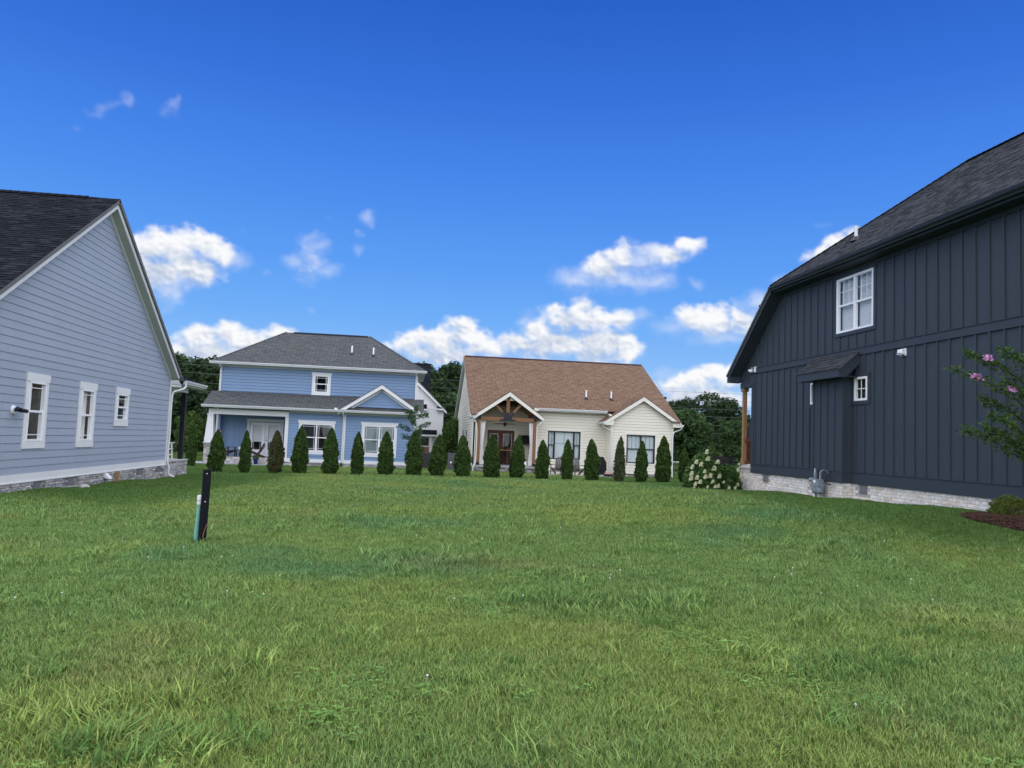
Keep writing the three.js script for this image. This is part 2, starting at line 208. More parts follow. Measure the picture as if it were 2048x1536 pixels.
const slab = (pts, y0, y1) => { const s = new THREE.Shape(pts.map(([x, z]) => new THREE.Vector2(x, -z))); const g = new THREE.ExtrudeGeometry(s, { depth: y1 - y0, bevelEnabled: false }); g.rotateX(-Math.PI / 2).translate(0, y0, 0); return g; };

// ---------------------------------------------------------------- house builders
const FR = (parent, name, F) => (u0, u1, v0, v1, n0, n1, m = M.white) => part(parent, name, bx(F, u0, u1, v0, v1, n0, n1), m);
function sheathing(parent, F, pts, holes, m, name = 'wall', back = -0.14) {
  const s = new THREE.Shape(pts.map((p) => new THREE.Vector2(...p)));
  for (const [a, b, c, d] of holes) s.holes.push(new THREE.Path([[a, c], [a, d], [b, d], [b, c]].map((p) => new THREE.Vector2(...p))));
  const g = new THREE.ExtrudeGeometry(s, { depth: -back, bevelEnabled: false }); g.translate(0, 0, back); metreUV(g); return part(parent, name, g.applyMatrix4(F), m);
}
function laps(parent, F, pts, holes, v0, ex, m, butt = 0.016, gap = 0.0035, run = 3.66, name = 'siding_plank') {
  const top = Math.max(...pts.map((p) => p[1])), r = rngOf(Math.round(v0 * 1000 + pts[0][0] * 77 + 5));
  for (let a = v0; a < top - 0.01; a += ex) {
    const b = a + ex, jit = (r() - 0.5) * 0.0016, fr = (u, v) => mix(butt + jit, 0.004, clamp((v - a) / ex));
    const joints = [], us = pts.map((p) => p[0]); for (let j = Math.min(...us) + run * (0.15 + 0.85 * r()); j < Math.max(...us) - 0.4; j += run) joints.push(j);
    const over = holes.filter((h) => h[2] < b && h[3] > a), cuts = [a, b, ...over.flatMap((h) => [h[2], h[3]]).filter((v) => v > a + 0.002 && v < b - 0.002)].sort((p, q) => p - q), runs = new Map();
    for (let i = 0; i < cuts.length - 1; i++) {
      const lo = i ? cuts[i] : a + gap, hi = cuts[i + 1], mid = (lo + hi) / 2; if (hi - lo < 0.003) continue; const edges = [-999, ...over.filter((h) => h[2] < mid && h[3] > mid).sort((p, q) => p[0] - q[0]).flatMap((h) => [h[0], h[1]]), 999];
      for (let e = 0; e < edges.length; e += 2) for (let j = -1; j < joints.length; j++) { const q = clipRect(pts, Math.max(edges[e], j < 0 ? -999 : joints[j] + 0.0012), Math.min(edges[e + 1], j + 1 < joints.length ? joints[j + 1] - 0.0012 : 999), lo, hi); if (q.length > 2 && areaOf(q) > 0.0015) { const key = (cuts.length > 2 ? 0 : e) + j * 100; if (!runs.has(key)) runs.set(key, []); runs.get(key).push(prism(F, q, fr, 0.0005)); } }
    }
    for (const list of runs.values()) part(parent, name, list, m);
  }
}
// a window: the part is its sash frame; panes, casing, bars and blinds are sub-parts
function glazing(parent, F, u0, u1, v0, v1, o = {}) {
  const { units = 1, frame = M.whiteGloss, casing = M.white, cas = 0.12, head = 0.2, sill = 0.16, flare = 0.04, bars = 'prairie', hung = true, fill = 'blinds', out = 0.03, fw = 0.045, widths, apron = true } = o;
  const g = [], w = (u1 - u0), ws = widths || Array(units).fill(1 / units), mull = 0.07; let at = u0; const cells = [];
  g.push(bx(F, u0, u0 + fw, v0, v1, -0.05, out + 0.012), bx(F, u1 - fw, u1, v0, v1, -0.05, out + 0.012), bx(F, u0 + fw, u1 - fw, v0, v0 + fw, -0.05, out + 0.014), bx(F, u0 + fw, u1 - fw, v1 - fw, v1, -0.05, out + 0.014));
  ws.forEach((k, i) => { const a = at, b = at + k * w; at = b; cells.push([i ? a + mull / 2 : a + fw, i < ws.length - 1 ? b - mull / 2 : b - fw, k]); if (i) g.push(bx(F, a - mull / 2, a + mull / 2, v0 + fw, v1 - fw, -0.05, out + 0.008)); });
  const mid = (v0 + v1) / 2;
  cells.forEach(([a, b], i) => { const h = Array.isArray(hung) ? hung[i] : hung; if (h) { g.push(bx(F, a, b, mid - 0.026, mid + 0.026, -0.045, out - 0.004)); g.push(bx(F, a, a + 0.025, v0 + fw, mid - 0.026, -0.045, out - 0.008), bx(F, b - 0.025, b, v0 + fw, mid - 0.026, -0.045, out - 0.008)); } });
  const win = part(parent, 'window', g, frame);
  if (casing) {
    part(win, 'casing', bx(F, u0 - cas, u0 - 0.001, v0, v1, 0, out), casing); part(win, 'casing', bx(F, u1 + 0.001, u1 + cas, v0, v1, 0, out), casing);
    part(win, 'head_casing', [prism(F, [[u0 - cas - 0.01, v1], [u1 + cas + 0.01, v1], [u1 + cas + flare, v1 + head], [u0 - cas - flare, v1 + head]], out + 0.015, 0, true)], casing);
    if (apron) part(win, 'window_apron', bx(F, u0 - cas, u1 + cas, v0 - sill, v0 - 0.001, 0, out + 0.008), casing);
  }
  for (const [a, b, k] of cells) {
    const h = Array.isArray(hung) ? hung[cells.findIndex((q) => q[0] === a)] : hung;
    if (h) { part(win, 'pane', bx(F, a, b, mid + 0.026, v1 - fw, 0.0, 0.004), M.glass); part(win, 'pane', bx(F, a + 0.025, b - 0.025, v0 + fw, mid - 0.026, -0.02, -0.016), M.glass); } else part(win, 'pane', bx(F, a, b, v0 + fw, v1 - fw, 0.0, 0.004), M.glass);
    const bar = [], t = 0.009, ins = 0.1;
    if (bars === 'prairie') {
      bar.push(bx(F, a, b, v1 - fw - ins - t, v1 - fw - ins + t, -0.002, 0.008)); for (const q of [a + ins, b - ins]) bar.push(bx(F, q - t, q + t, mid + 0.03, v1 - fw, -0.002, 0.009));
      bar.push(bx(F, a + 0.025, b - 0.025, v0 + fw + ins - t, v0 + fw + ins + t, -0.022, -0.012)); for (const q of [a + ins, b - ins]) bar.push(bx(F, q - t, q + t, v0 + fw, mid - 0.03, -0.022, -0.011));
    } else if (bars === 'top') { const n = o.nbar || 2; for (let i = 1; i <= n; i++) { const q = mix(a, b, i / (n + 1)); bar.push(bx(F, q - t, q + t, h ? mid + 0.026 : mid + 0.1, v1 - fw, -0.002, 0.009)); } if (!h) bar.push(bx(F, a, b, mid + 0.1 - t, mid + 0.1 + t, -0.002, 0.008)); } else if (bars === 'cross') {
      const q = (a + b) / 2; bar.push(bx(F, q - 0.012, q + 0.012, v0 + fw, v1 - fw, -0.004, 0.012), bx(F, a, b, mid - 0.012, mid + 0.012, -0.004, 0.011));
    } else if (bars === 'colonial') { for (const s of [1 / 3, 2 / 3]) { const q = mix(a, b, s); bar.push(bx(F, q - 0.006, q + 0.006, mid + 0.026, v1 - fw, -0.002, 0.007)); } const q = (mid + v1) / 2; bar.push(bx(F, a, b, q - 0.006, q + 0.006, -0.002, 0.006)); }
    if (bar.length) part(win, 'glazing_bar', bar, o.barMat || frame);
    if (fill === 'blinds') { const s = []; const tilt = o.tilt ?? 0.6; for (let y = v0 + fw + 0.03; y < v1 - fw; y += 0.05) { const q = new THREE.BoxGeometry(b - a - 0.02, 0.003, 0.05); q.rotateX(tilt); q.translate((a + b) / 2, y, -0.11); s.push(q.applyMatrix4(F)); } part(win, 'window_blind', s, o.blindMat || M.blind); } else if (fill === 'shade') part(win, 'roller_shade', bx(F, a, b, v0 + fw + (o.gap || 0), v1 - fw, -0.085, -0.08), o.blindMat || M.shade); else if (fill === 'half') part(win, 'window_blind', bx(F, a, b, mid, v1 - fw, -0.085, -0.08), M.blind);
  }
  return win;
}
// shingles on one roof plane: O lower corner, u along the eave, v up the slope; poly convex in (u, v)
function roofPlane(house, roof, O, u, v, poly, tones, { keep = 0, ex = 0.14, wide = [0.14, 0.34], deck = 0.14, seed = 1, near = [0, 1.6, 0] } = {}) {
  const F = frameOf(O, u, v), r = rngOf(seed), lo = Math.min(...poly.map((p) => p[1])), hi = Math.max(...poly.map((p) => p[1])), u0 = Math.min(...poly.map((p) => p[0])), u1 = Math.max(...poly.map((p) => p[0])), list = [];
  part(roof, 'roof_deck', prism(F, poly, -0.004, -deck, true), M.sheath);
  for (let a = lo, k = 0; a < hi; a += ex, k++) for (let q = u0 - r() * 0.3; q < u1;) {
    const w = mix(wide[0], wide[1], r()), c = clipRect(poly, q, q + w, a, Math.min(hi, a + ex)); q += w;
    if (c.length < 3 || areaOf(c) < 0.0008) { r(); continue; }
    const tone = tones[Math.floor(r() * tones.length)], s = 0.95 + 0.1 * r(), th = r() < 0.4 ? 0.017 : 0.009, g = prism(F, c, (uu, vv) => mix(th, 0.001, clamp((vv - a) / ex)), -0.003, false, tone.map((t) => t * s));
    const mu = c.reduce((t, p) => t + p[0], 0) / c.length, mv = c.reduce((t, p) => t + p[1], 0) / c.length; list.push([V(mu, mv, 0).applyMatrix4(F).distanceTo(V(...near)), g]);
  }
  if (keep) { list.sort((p, q) => p[0] - q[0]); for (const [, g] of list.slice(0, keep)) part(roof, 'shingle', g, M.shingle); }
  const rest = list.slice(keep); if (rest.length) { const m = part(roof, 'shingle_field', rest.map((p) => p[1]), M.shingle); m.userData.kind = 'stuff'; }
}
function ridgeCaps(roof, a, b, tones, seed = 3, w = 0.13, drop = 0.08) {   // caps bent over a ridge or hip from a to b
  const A = V(...a), B = V(...b), d = B.clone().sub(A), L = d.length(), n = Math.ceil(L / 0.2), r = rngOf(seed), list = []; d.normalize(); const s = d.clone().cross(V(0, 1, 0)).normalize(), up = s.clone().cross(d);
  for (let i = 0; i < n; i++) { const m = new THREE.Matrix4().makeBasis(d, up, s.clone()).setPosition(A.x + d.x * L * i / n, A.y + d.y * L * i / n, A.z + d.z * L * i / n), t = tones[Math.floor(r() * tones.length)], l = L / n + 0.03; const P = []; const h0 = 0.022, h1 = 0.034; const q = (x, y, z) => P.push(x, y, z); for (const sg of [1, -1]) { const tri = [[0, h0, 0], [l, h1, 0], [l, h1 - drop, sg * w], [0, h0, 0], [l, h1 - drop, sg * w], [0, h0 - drop, sg * w]]; for (const p of tri) q(...p); } q(l, h1, 0); q(l, h1 - drop, -w); q(l, h1 - drop, w); const g = new THREE.BufferGeometry(); g.setAttribute('position', new THREE.Float32BufferAttribute(P, 3)); g.setAttribute('uv', new THREE.Float32BufferAttribute(P.filter((_, k) => k % 3 !== 1), 2)); const c = new Float32Array(P.length); for (let k = 0; k < P.length; k += 3) c.set(t, k); g.setAttribute('color', new THREE.BufferAttribute(c, 3)); g.computeVertexNormals(); list.push(g.applyMatrix4(m)); }
  const m = part(roof, 'ridge_cap', list, M.shingle); m.userData.kind = 'stuff'; return m;
}
function boulderBox(w, h, d, r, soft = 0.012) { const g = new THREE.BoxGeometry(w, h, d, 2, 1, 1).toNonIndexed(), p = g.attributes.position, off = new Map(); for (let i = 0; i < p.count; i++) { const k = p.getX(i).toFixed(3) + p.getY(i).toFixed(3) + p.getZ(i).toFixed(3); if (!off.has(k)) off.set(k, [(r() - 0.5) * soft, (r() - 0.5) * soft * 0.8, (r() - 0.3) * soft * 1.6]); const o = off.get(k); p.setXYZ(i, p.getX(i) + o[0], p.getY(i) + o[1], p.getZ(i) + o[2]); } g.computeVertexNormals(); return metreUV(g); }
function stones(parent, F, u0, u1, low, top, tones, { rows = [0.07, 0.13], len = [0.16, 0.46], skip = [], seed = 1, proud = 0.05, name = 'stone', bond = 0, tint = 0.12, joint = 0.012 } = {}) {
  const r = rngOf(seed), all = []; let v = top, row = 0;
  const bottom = Math.min(low(u0), low(u1), low((u0 + u1) / 2)) - 0.06;
  while (v > bottom) {
    const h = mix(rows[0], rows[1], r()); let u = u0 - (bond ? (row % 2) * bond / 2 : r() * 0.2);
    while (u < u1) {
      const w = bond || mix(len[0], len[1], r()), a = Math.max(u, u0), b = Math.min(u + w, u1), c = (a + b) / 2; u += w;
      if (b - a < 0.04 || v < low(c) - 0.03 || skip.some((s) => b > s[0] && a < s[1] && v > s[2] && v - h < s[3])) continue;
      const g = boulderBox(b - a - joint, h - joint, 0.05, r, bond ? 0.004 : 0.014), t = tones[Math.floor(r() * tones.length)], s = 1 - tint + 2 * tint * r(), k = new Float32Array(g.attributes.position.count * 3); for (let i = 0; i < k.length; i += 3) { k[i] = t[0] * s; k[i + 1] = t[1] * s; k[i + 2] = t[2] * s; } g.setAttribute('color', new THREE.BufferAttribute(k, 3));
      const uv = g.attributes.uv, du = r() * 7, dv = r() * 7; for (let i = 0; i < uv.count; i++) uv.setXY(i, uv.getX(i) + du, uv.getY(i) + dv);
      g.translate(c, v - h / 2, proud - 0.025 + (bond ? 0 : (r() - 0.5) * 0.02)); all.push([u, g.applyMatrix4(F)]);
    }
    v -= h; row++;
  }
  return all.map((a) => a[1]);
}
function gutterRun(parent, a, b, outward, m, size = 0.12) {  // K-style trough from a to b; outward = [x, z] away from the wall
  const A = V(...a), B = V(...b), F = frameOf(a, [outward[0], 0, outward[1]], [0, 1, 0]), L = A.distanceTo(B), dir = B.clone().sub(A).normalize(), N = V(outward[0], 0, outward[1]).cross(V(0, 1, 0)), sg = Math.sign(N.dot(dir)) || 1;
  const s = size, sh = new THREE.Shape([[0, 0], [s * 0.62, 0], [s * 0.7, s * 0.3], [s * 0.95, s * 0.62], [s, s], [s * 0.86, s], [s * 0.82, s * 0.9], [0.01, s * 0.9], [0, s]].map((p) => new THREE.Vector2(...p)));
  const g = new THREE.ExtrudeGeometry(sh, { depth: L, bevelEnabled: false }); if (sg < 0) g.translate(0, 0, -L); return part(parent, 'gutter', g.applyMatrix4(F), m);
}
function spout(parent, pts, m = M.gutter, r = 0.045) { return part(parent, 'downspout', tube(pts, r, 4, pts.length * 5), m); }
function ventPipe(roof, x, y, z, h, slopeDir, m = M.whiteGloss) { const p = part(roof, 'vent_pipe', stick([x, y - 0.1, z], [x, y + h, z], 0.05, 0.05, 12), m); part(p, 'pipe_flashing', new THREE.CylinderGeometry(0.07, 0.17, 0.14, 12).translate(x, y + 0.04, z), M.black); return p; }

// ---------------------------------------------------------------- grey-blue house (left)
const darkTones = [[0.012, 0.0155, 0.022], [0.015, 0.019, 0.027], [0.018, 0.022, 0.031], [0.011, 0.014, 0.02], [0.028, 0.033, 0.043]];
const ledge = [[0.52, 0.51, 0.5], [0.6, 0.57, 0.53], [0.43, 0.42, 0.42], [0.56, 0.55, 0.54], [0.64, 0.62, 0.58], [0.47, 0.44, 0.41]];
{
  const h = thing('grey_house', 'grey-blue lap-sided house with steep gable, dark roof and stone base', 'house', [-15, 0, -22.4]);
  const F = wallPX(-8.6), rid = 22.4, ry = 7.87, sl = 0.63, roofY = (u) => ry - sl * Math.abs(u - rid), A = 15.6, B = 29.2;
  const holes = [[18.77, 19.57, 1.14, 2.51], [21.61, 22.41, 1.13, 2.5], [24.14, 24.95, 1.72, 2.51]];
  const outline = [[A, 0.385], [B, 0.385], [B, roofY(B) - 0.2], [rid, ry - 0.2], [A, roofY(A) - 0.2]];
  sheathing(h, F, outline, holes, M.sheath);
  laps(h, F, outline, holes.map(([a, b, c, d]) => [a - 0.05, b + 0.05, c - 0.08, d + 0.1]), 0.385, 0.1775, M.greySiding);
  part(h, 'skirt_board', [bx(F, A, B, 0.235, 0.4, -0.1, 0.034), bx(F, A, B, 0.205, 0.235, -0.1, 0.05)], M.white);
  part(h, 'corner_board', bx(F, B - 0.1, B + 0.02, 0.4, roofY(B) - 0.3, -0.1, 0.036), M.white);
  holes.forEach(([a, b, c, d], i) => glazing(h, F, a, b, c, d, { head: 0.19, sill: 0.17, cas: 0.14, flare: 0.02, fill: i ? 'none' : 'blinds', tilt: 0.15, blindMat: M.greyPoly }));
  { const z = (p) => [-8.75, p[1], -p[0]]; const g = []; for (let i = 0; i < 7; i++) g.push(stick([-8.76 + 0.02 * Math.sin(i * 2), 1.13, -22.1 - i * 0.045], [-8.76, 2.45, -22.12 - i * 0.04], 0.03, 0.024, 7)); part(h, 'curtain', g, M.curtain); }
  // other walls close the shell
  part(h, 'wall', [box(-22, -8.74, 0.2, 3.4, -15.74, -15.6), box(-22, -8.74, 0.2, 3.4, -29.2, -29.06), box(-22.14, -22, 0.2, 3.4, -29.2, -15.6), prism(wallPX(-22), outline, 0, -0.14, true), box(-22, -8.74, 0.3, 0.4, -29.06, -15.74), box(-22, -8.74, 3.3, 3.38, -29.06, -15.74)], M.greySiding);
  // roof: boards at the rake, soffit, shingles
  const tip = -8.33, eave = rid + 7.25, slope = V(0, sl, -1), fas = [];
  for (const s of [-1, 1]) { const e = rid + s * 7.25, yE = roofY(e); fas.push(prism(wallPX(tip - 0.03), s > 0 ? [[rid, ry - 0.26], [e, yE - 0.26], [e, yE - 0.03], [rid, ry - 0.03]] : [[e, yE - 0.26], [rid, ry - 0.26], [rid, ry - 0.03], [e, yE - 0.03]], 0.03, 0, true)); }
  const roof = part(h, 'roof', fas, M.white);
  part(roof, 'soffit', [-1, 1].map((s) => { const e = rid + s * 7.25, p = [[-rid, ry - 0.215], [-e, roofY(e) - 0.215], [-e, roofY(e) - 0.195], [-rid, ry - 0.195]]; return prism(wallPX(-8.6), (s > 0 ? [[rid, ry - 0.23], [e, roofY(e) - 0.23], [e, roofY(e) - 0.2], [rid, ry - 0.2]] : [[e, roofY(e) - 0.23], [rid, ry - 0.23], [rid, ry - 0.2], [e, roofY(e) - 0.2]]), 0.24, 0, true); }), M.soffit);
  part(roof, 'frieze_board', [-1, 1].map((s) => { const e = rid + s * 6.72, y = (u) => roofY(u) - 0.235; return prism(F, s > 0 ? [[rid, y(rid) - 0.12], [e, y(e) - 0.12], [e, y(e)], [rid, y(rid)]] : [[e, y(e) - 0.12], [rid, y(rid) - 0.12], [rid, y(rid)], [e, y(e)]], 0.035, 0, true); }), M.white);
  part(roof, 'rake_return', [box(-8.62, tip, roofY(eave) - 0.27, roofY(eave) - 0.02, -eave, -B - 0.02), box(-22, -8.6, roofY(eave) - 0.2, roofY(eave) - 0.02, -eave, -eave + 0.03)], M.white);
  const L = Math.hypot(7.25, 7.25 * sl);
  roofPlane(h, roof, [-22, roofY(eave) + 0.005, -(rid - 7.25)], [1, 0, 0], [0, sl, -1], [[0, 0], [13.72, 0], [13.72, L], [0, L]], darkTones, { keep: 300, seed: 11, deck: 0.1 });
  roofPlane(h, roof, [-8.28, roofY(eave) + 0.005, -eave], [-1, 0, 0], [0, sl, 1], [[0, 0], [13.72, 0], [13.72, L], [0, L]], darkTones, { seed: 12, deck: 0.1, wide: [0.5, 1.1] });
  ridgeCaps(roof, [-22, ry + 0.01, -rid], [-9.15, ry + 0.01, -rid], darkTones.map((t) => t.map((c) => c * 0.5)), 5, 0.16, 0.1);
  // stone foundation
  part(h, 'foundation', [box(-8.72, -8.61, -0.8, 0.2, -29.2, -15.6), box(-22, -21.9, -0.8, 0.2, -29.2, -15.6), box(-21.9, -8.72, -0.8, 0.2, -15.72, -15.6), box(-21.9, -8.72, -0.8, 0.2, -29.2, -29.08)], M.mortar);
  const vents = [[19.3, 19.72], [21.15, 21.55], [26.3, 26.7], [28.2, 28.6]];
  for (const g of stones(h, F, A, B - 0.02, (u) => ground(-8.5, -u), 0.2, ledge, { seed: 21, skip: vents.map(([a, b]) => [a, b, 0, 0.2]), rows: [0.05, 0.1], proud: 0.03 })) part(h, 'stone', g, M.stone);
  for (const [a, b] of vents) part(h, 'foundation_vent', [bx(F, a + 0.01, b - 0.01, 0.0, 0.19, -0.01, 0.012), ...[0, 1, 2, 3, 4].map((i) => bx(F, a + 0.03, b - 0.03, 0.02 + i * 0.034, 0.035 + i * 0.034, 0.012, 0.024))], M.vent);
  part(h, 'vent_hood', [prism(wallZ(-23.75), [[-8.6, 0.05], [-8.42, 0.03], [-8.44, 0.07], [-8.6, 0.22]], 0.22, 0, true)], M.white);
  // rear porch
  const pz = 31.95;
  part(h, 'porch_base', [box(-14, -8.66, -0.6, 0.3, -pz + 0.05, -29.21), box(-14, -8.56, 0.3, 0.345, -pz - 0.02, -29.21)], M.paleConcrete);
  for (const g of stones(h, F, 29.24, pz, (u) => ground(-8.5, -u), 0.3, ledge.map((t) => t.map((c) => c * 1.1)), { seed: 23, rows: [0.06, 0.1], len: [0.2, 0.55], proud: 0.0 })) part(h, 'stone', g, M.stone);
  for (const g of stones(h, wallZ(-pz - 0.0), -10, -8.6, (u) => ground(u, -pz), 0.3, ledge, { seed: 24, proud: -0.06 })) part(h, 'stone', g, M.stone);
  part(h, 'porch_post', box(-8.86, -8.7, 0.345, 2.93, -31.72, -31.56), M.black);
  part(h, 'porch_beam', [box(-8.9, -8.62, 2.93, 3.22, -31.8, -29.22), box(-14, -8.62, 2.93, 3.22, -31.8, -31.62)], M.white);
  const pr = part(h, 'porch_roof', [box(-8.32, -8.28, 3.12, 3.3, -32.5, -29.7), box(-14, -8.28, 3.12, 3.3, -32.53, -32.49), box(-14, -8.3, 3.12, 3.135, -32.49, -29.22)], M.white);
  { const s = 0.42, d = 3.3, Ls = Math.hypot(d, d * s); roofPlane(h, pr, [-8.22, 3.31, -29.2], [0, 0, -1], [-1, s, 0], [[0, 0], [d, 0], [0, Ls]], darkTones, { seed: 31, deck: 0.05, wide: [0.2, 0.4] }); roofPlane(h, pr, [-8.22, 3.31, -32.5], [-1, 0, 0], [0, s, 1], [[0, 0], [6, 0], [6, Ls], [d, Ls]], darkTones, { seed: 32, deck: 0.05, wide: [0.4, 0.8] }); }
  gutterRun(h, [-8.28, 3.17, -29.6], [-8.28, 3.17, -32.6], [1, 0], M.gutter, 0.13);
  spout(h, [[-8.2, 3.22, -29.62], [-8.2, 3.05, -29.6], [-8.33, 2.93, -29.4], [-8.5, 2.84, -29.24], [-8.53, 2.7, -29.22], [-8.53, 1.2, -29.22], [-8.53, 0.28, -29.22], [-8.48, 0.14, -29.25], [-8.48, -0.12, -29.25], [-8.3, -0.22, -29.3]]);
}
// ---------------------------------------------------------------- navy house (right)
const charTones = [[0.066, 0.073, 0.083], [0.075, 0.083, 0.094], [0.056, 0.063, 0.073], [0.088, 0.096, 0.107], [0.067, 0.072, 0.08]];
const limed = [[0.82, 0.78, 0.71], [0.84, 0.81, 0.76], [0.8, 0.76, 0.69], [0.83, 0.79, 0.73], [0.78, 0.71, 0.61], [0.84, 0.82, 0.78]];
{
  const h = thing('navy_house', 'dark navy board-and-batten house with whitewashed brick base', 'house', [18, 0, -16]);
  const F = wallNX(12), rs = 0.805, rearY = (z) => 4.24 + rs * (z + 26.93), nearZ = -6;
  const W2 = [-20.37, -18.62, 4.95, 6.5], S1 = [-19.47, -18.87, 3.0, 3.64], S2 = [-21.77, -21.15, 3.0, 3.64], holes = [W2, S1, S2];
  const lower = [[-25.75, 0.77], [nearZ, 0.77], [nearZ, 6.76], [-23.62, 6.76], [-25.75, rearY(-25.75) - 0.22]];
  sheathing(h, F, lower, holes, M.navy);
  part(h, 'porch_gable_wall', prism(F, [[-26.72, 3.85], [-25.751, 3.85], [-25.751, rearY(-25.75) - 0.22], [-26.72, rearY(-26.72) - 0.22]], 0, -0.14, true), M.navy);
  // battens
  const bw = 0.026, bt = 0.034, clear = [[-20.5, -18.5, 4.83, 6.6], [-19.57, -18.77, 2.86, 3.74], [-21.87, -21.05, 2.86, 3.74]], bump = [-21.17, -19.6];
  const run = (u, v0, v1) => { let segs = [[v0, v1]]; for (const c of clear) if (u > c[0] - bw && u < c[1] + bw) segs = segs.flatMap(([a, b]) => (c[3] <= a || c[2] >= b ? [[a, b]] : [[a, c[2]], [c[3], b]].filter(([p, q]) => q - p > 0.05))); for (const [a, b] of segs) part(h, 'batten', bx(F, u - bw, u + bw, a, b, 0, bt), M.navy); };
  for (let u = -25.5; u < nearZ; u += 0.406) {
    const top = Math.min(6.6, rearY(u) - 0.24);
    if (u > -9 ? 0 : 1) { if (!(u > bump[0] && u < bump[1])) run(u, 1.09, 4.235); else run(u, 4.1, 4.235); if (top > 4.5) run(u, 4.435, top); }
  }
  for (const u of [-26.5, -26.12]) part(h, 'batten', bx(F, u - bw, u + bw, 3.97, Math.min(rearY(u) - 0.24, 4.4), 0, bt), M.navy);
  part(h, 'belt_board', bx(F, -25.9, nearZ, 4.24, 4.43, 0, 0.042), M.navyTrim);
  part(h, 'drip_cap', [bx(F, -25.9, nearZ, 4.43, 4.445, 0, 0.06), bx(F, -25.75, nearZ, 1.065, 1.082, 0.02, 0.052)], M.navyTrim);
  part(h, 'skirt_board', bx(F, -25.75, nearZ, 0.77, 1.065, 0, 0.036), M.navyTrim);
  part(h, 'frieze_board', bx(F, -23.4, nearZ, 6.6, 6.76, 0, 0.034), M.navyTrim);
  part(h, 'corner_board', [bx(F, -25.77, -25.64, 1.082, 3.85, 0, 0.026), bx(wallZ(-25.76), 11.97, 12.14, 0.77, 3.85, -0.05, 0.0)], M.navyTrim);
  part(h, 'porch_header', bx(F, -26.74, -25.64, 3.78, 3.96, -0.16, 0.03), M.navyTrim);
  const wo = { casing: M.navyTrim, cas: 0.1, head: 0.1, sill: 0.1, flare: 0.0, frame: M.whiteGloss, out: 0.026, fw: 0.06 };
  glazing(h, F, ...W2, { ...wo, units: 2, bars: 'colonial', tilt: 1.15, apron: true });
  glazing(h, F, ...S1, { ...wo, hung: false, bars: 'cross', fill: 'none' }); glazing(h, F, ...S2, { ...wo, hung: false, bars: 'cross', fill: 'none' });
  part(h, 'room_partition', box(13.2, 13.3, 0.9, 6.7, -23, -12), M.cedarPale);
  part(h, 'wall', [box(12.14, 23.9, 0.77, 6.7, -25.7, -25.56), box(12.14, 23.9, 0.77, 6.76, nearZ - 0.14, nearZ), box(23.9, 24.04, 0.77, 6.76, -25.7, nearZ), box(12.14, 23.9, 0.8, 0.9, -25.56, nearZ), box(12.14, 23.9, 6.74, 6.8, -23.5, nearZ)], M.navy);
  // bump-out with shed roof
  const bo = part(h, 'bump_out', [box(11.72, 11.995, 1.07, 4.05, -21.17, -19.6)], M.navy);
  const FB = wallNX(11.72);
  part(bo, 'skirt_board', [box(11.69, 12, 0.77, 1.065, -21.2, -19.565), box(11.675, 12, 1.065, 1.08, -21.215, -19.55)], M.navyTrim);
  for (const u of [-21.1, -20.74, -20.37, -20.0]) part(bo, 'batten', bx(FB, u - bw, u + bw, 1.08, 3.7, 0, bt), M.navy);
  part(bo, 'corner_board', [bx(FB, -19.7, -19.58, 1.08, 3.7, 0, 0.022), bx(wallZ(-19.6), 11.7, 11.8, 1.08, 3.8, 0, 0.022)], M.navyTrim);
  const shed = part(h, 'shed_roof', [box(11.4, 11.43, 3.62, 3.84, -21.5, -19.27), prism(wallZ(-19.28), [[11.43, 3.62], [11.6, 3.62], [12, 4.0], [12, 4.39], [11.43, 3.84]], 0.02, 0, true), prism(wallZ(-21.5), [[11.43, 3.62], [11.6, 3.62], [12, 4.0], [12, 4.39], [11.43, 3.84]], 0.02, 0, true), box(11.43, 12, 3.63, 3.65, -21.48, -19.29)], M.navyTrim);
  { const dx = 0.63, dy = 0.56, L = Math.hypot(dx, dy); roofPlane(h, shed, [11.37, 3.845, -21.55], [0, 0, 1], [dx, dy, 0], [[0, 0], [2.33, 0], [2.33, L], [0, L]], charTones, { seed: 41, deck: 0.03, ex: 0.135, wide: [0.16, 0.3] }); }
  // main roof
  const rx = 15.57, ryy = 10.09, rz = -19.66, eY = 6.92, eX = 11.5, zc = -23.56;
  const roof = part(h, 'roof', [box(11.6, 11.64, 6.7, 6.88, zc, nearZ), prism(wallNX(11.57), [[-26.93, 4.02], [zc, rearY(zc) - 0.24], [zc, rearY(zc)], [-26.93, 4.24]], 0.03, 0, true)], M.navyTrim);
  part(roof, 'soffit', [box(11.64, 12, 6.7, 6.72, -23.6, nearZ), prism(wallNX(12), [[-26.93, 4.03], [zc, rearY(zc) - 0.23], [zc, rearY(zc) - 0.2], [-26.93, 4.06]], 0.42, 0, true), box(11.55, 12.0, 3.98, 4.2, -26.95, -26.72)], M.navyTrim);
  const sl = (ryy - eY) / (rx - eX), Ls = Math.hypot(rx - eX, ryy - eY);
  roofPlane(h, roof, [eX, eY, zc], [0, 0, 1], [1, sl, 0], [[0, 0], [nearZ - zc, 0], [nearZ - zc, Ls], [rz - zc, Ls]], charTones, { keep: 300, seed: 42, deck: 0.05, near: [2, 1.6, -4] });
  const rearL = Math.hypot(26.95 + rz, ryy - rearY(-26.95)), k = Math.hypot(zc + 26.95, rearY(zc) - rearY(-26.95));
  roofPlane(h, roof, [24.5, rearY(-26.95) + 0.01, -26.95], [-1, 0, 0], [0, rs, 1], [[0, 0], [13, 0], [13, k], [24.5 - rx, rearL], [24.5 - 20, rearL], [0, k]], charTones, { seed: 43, deck: 0.05, wide: [0.5, 1] });
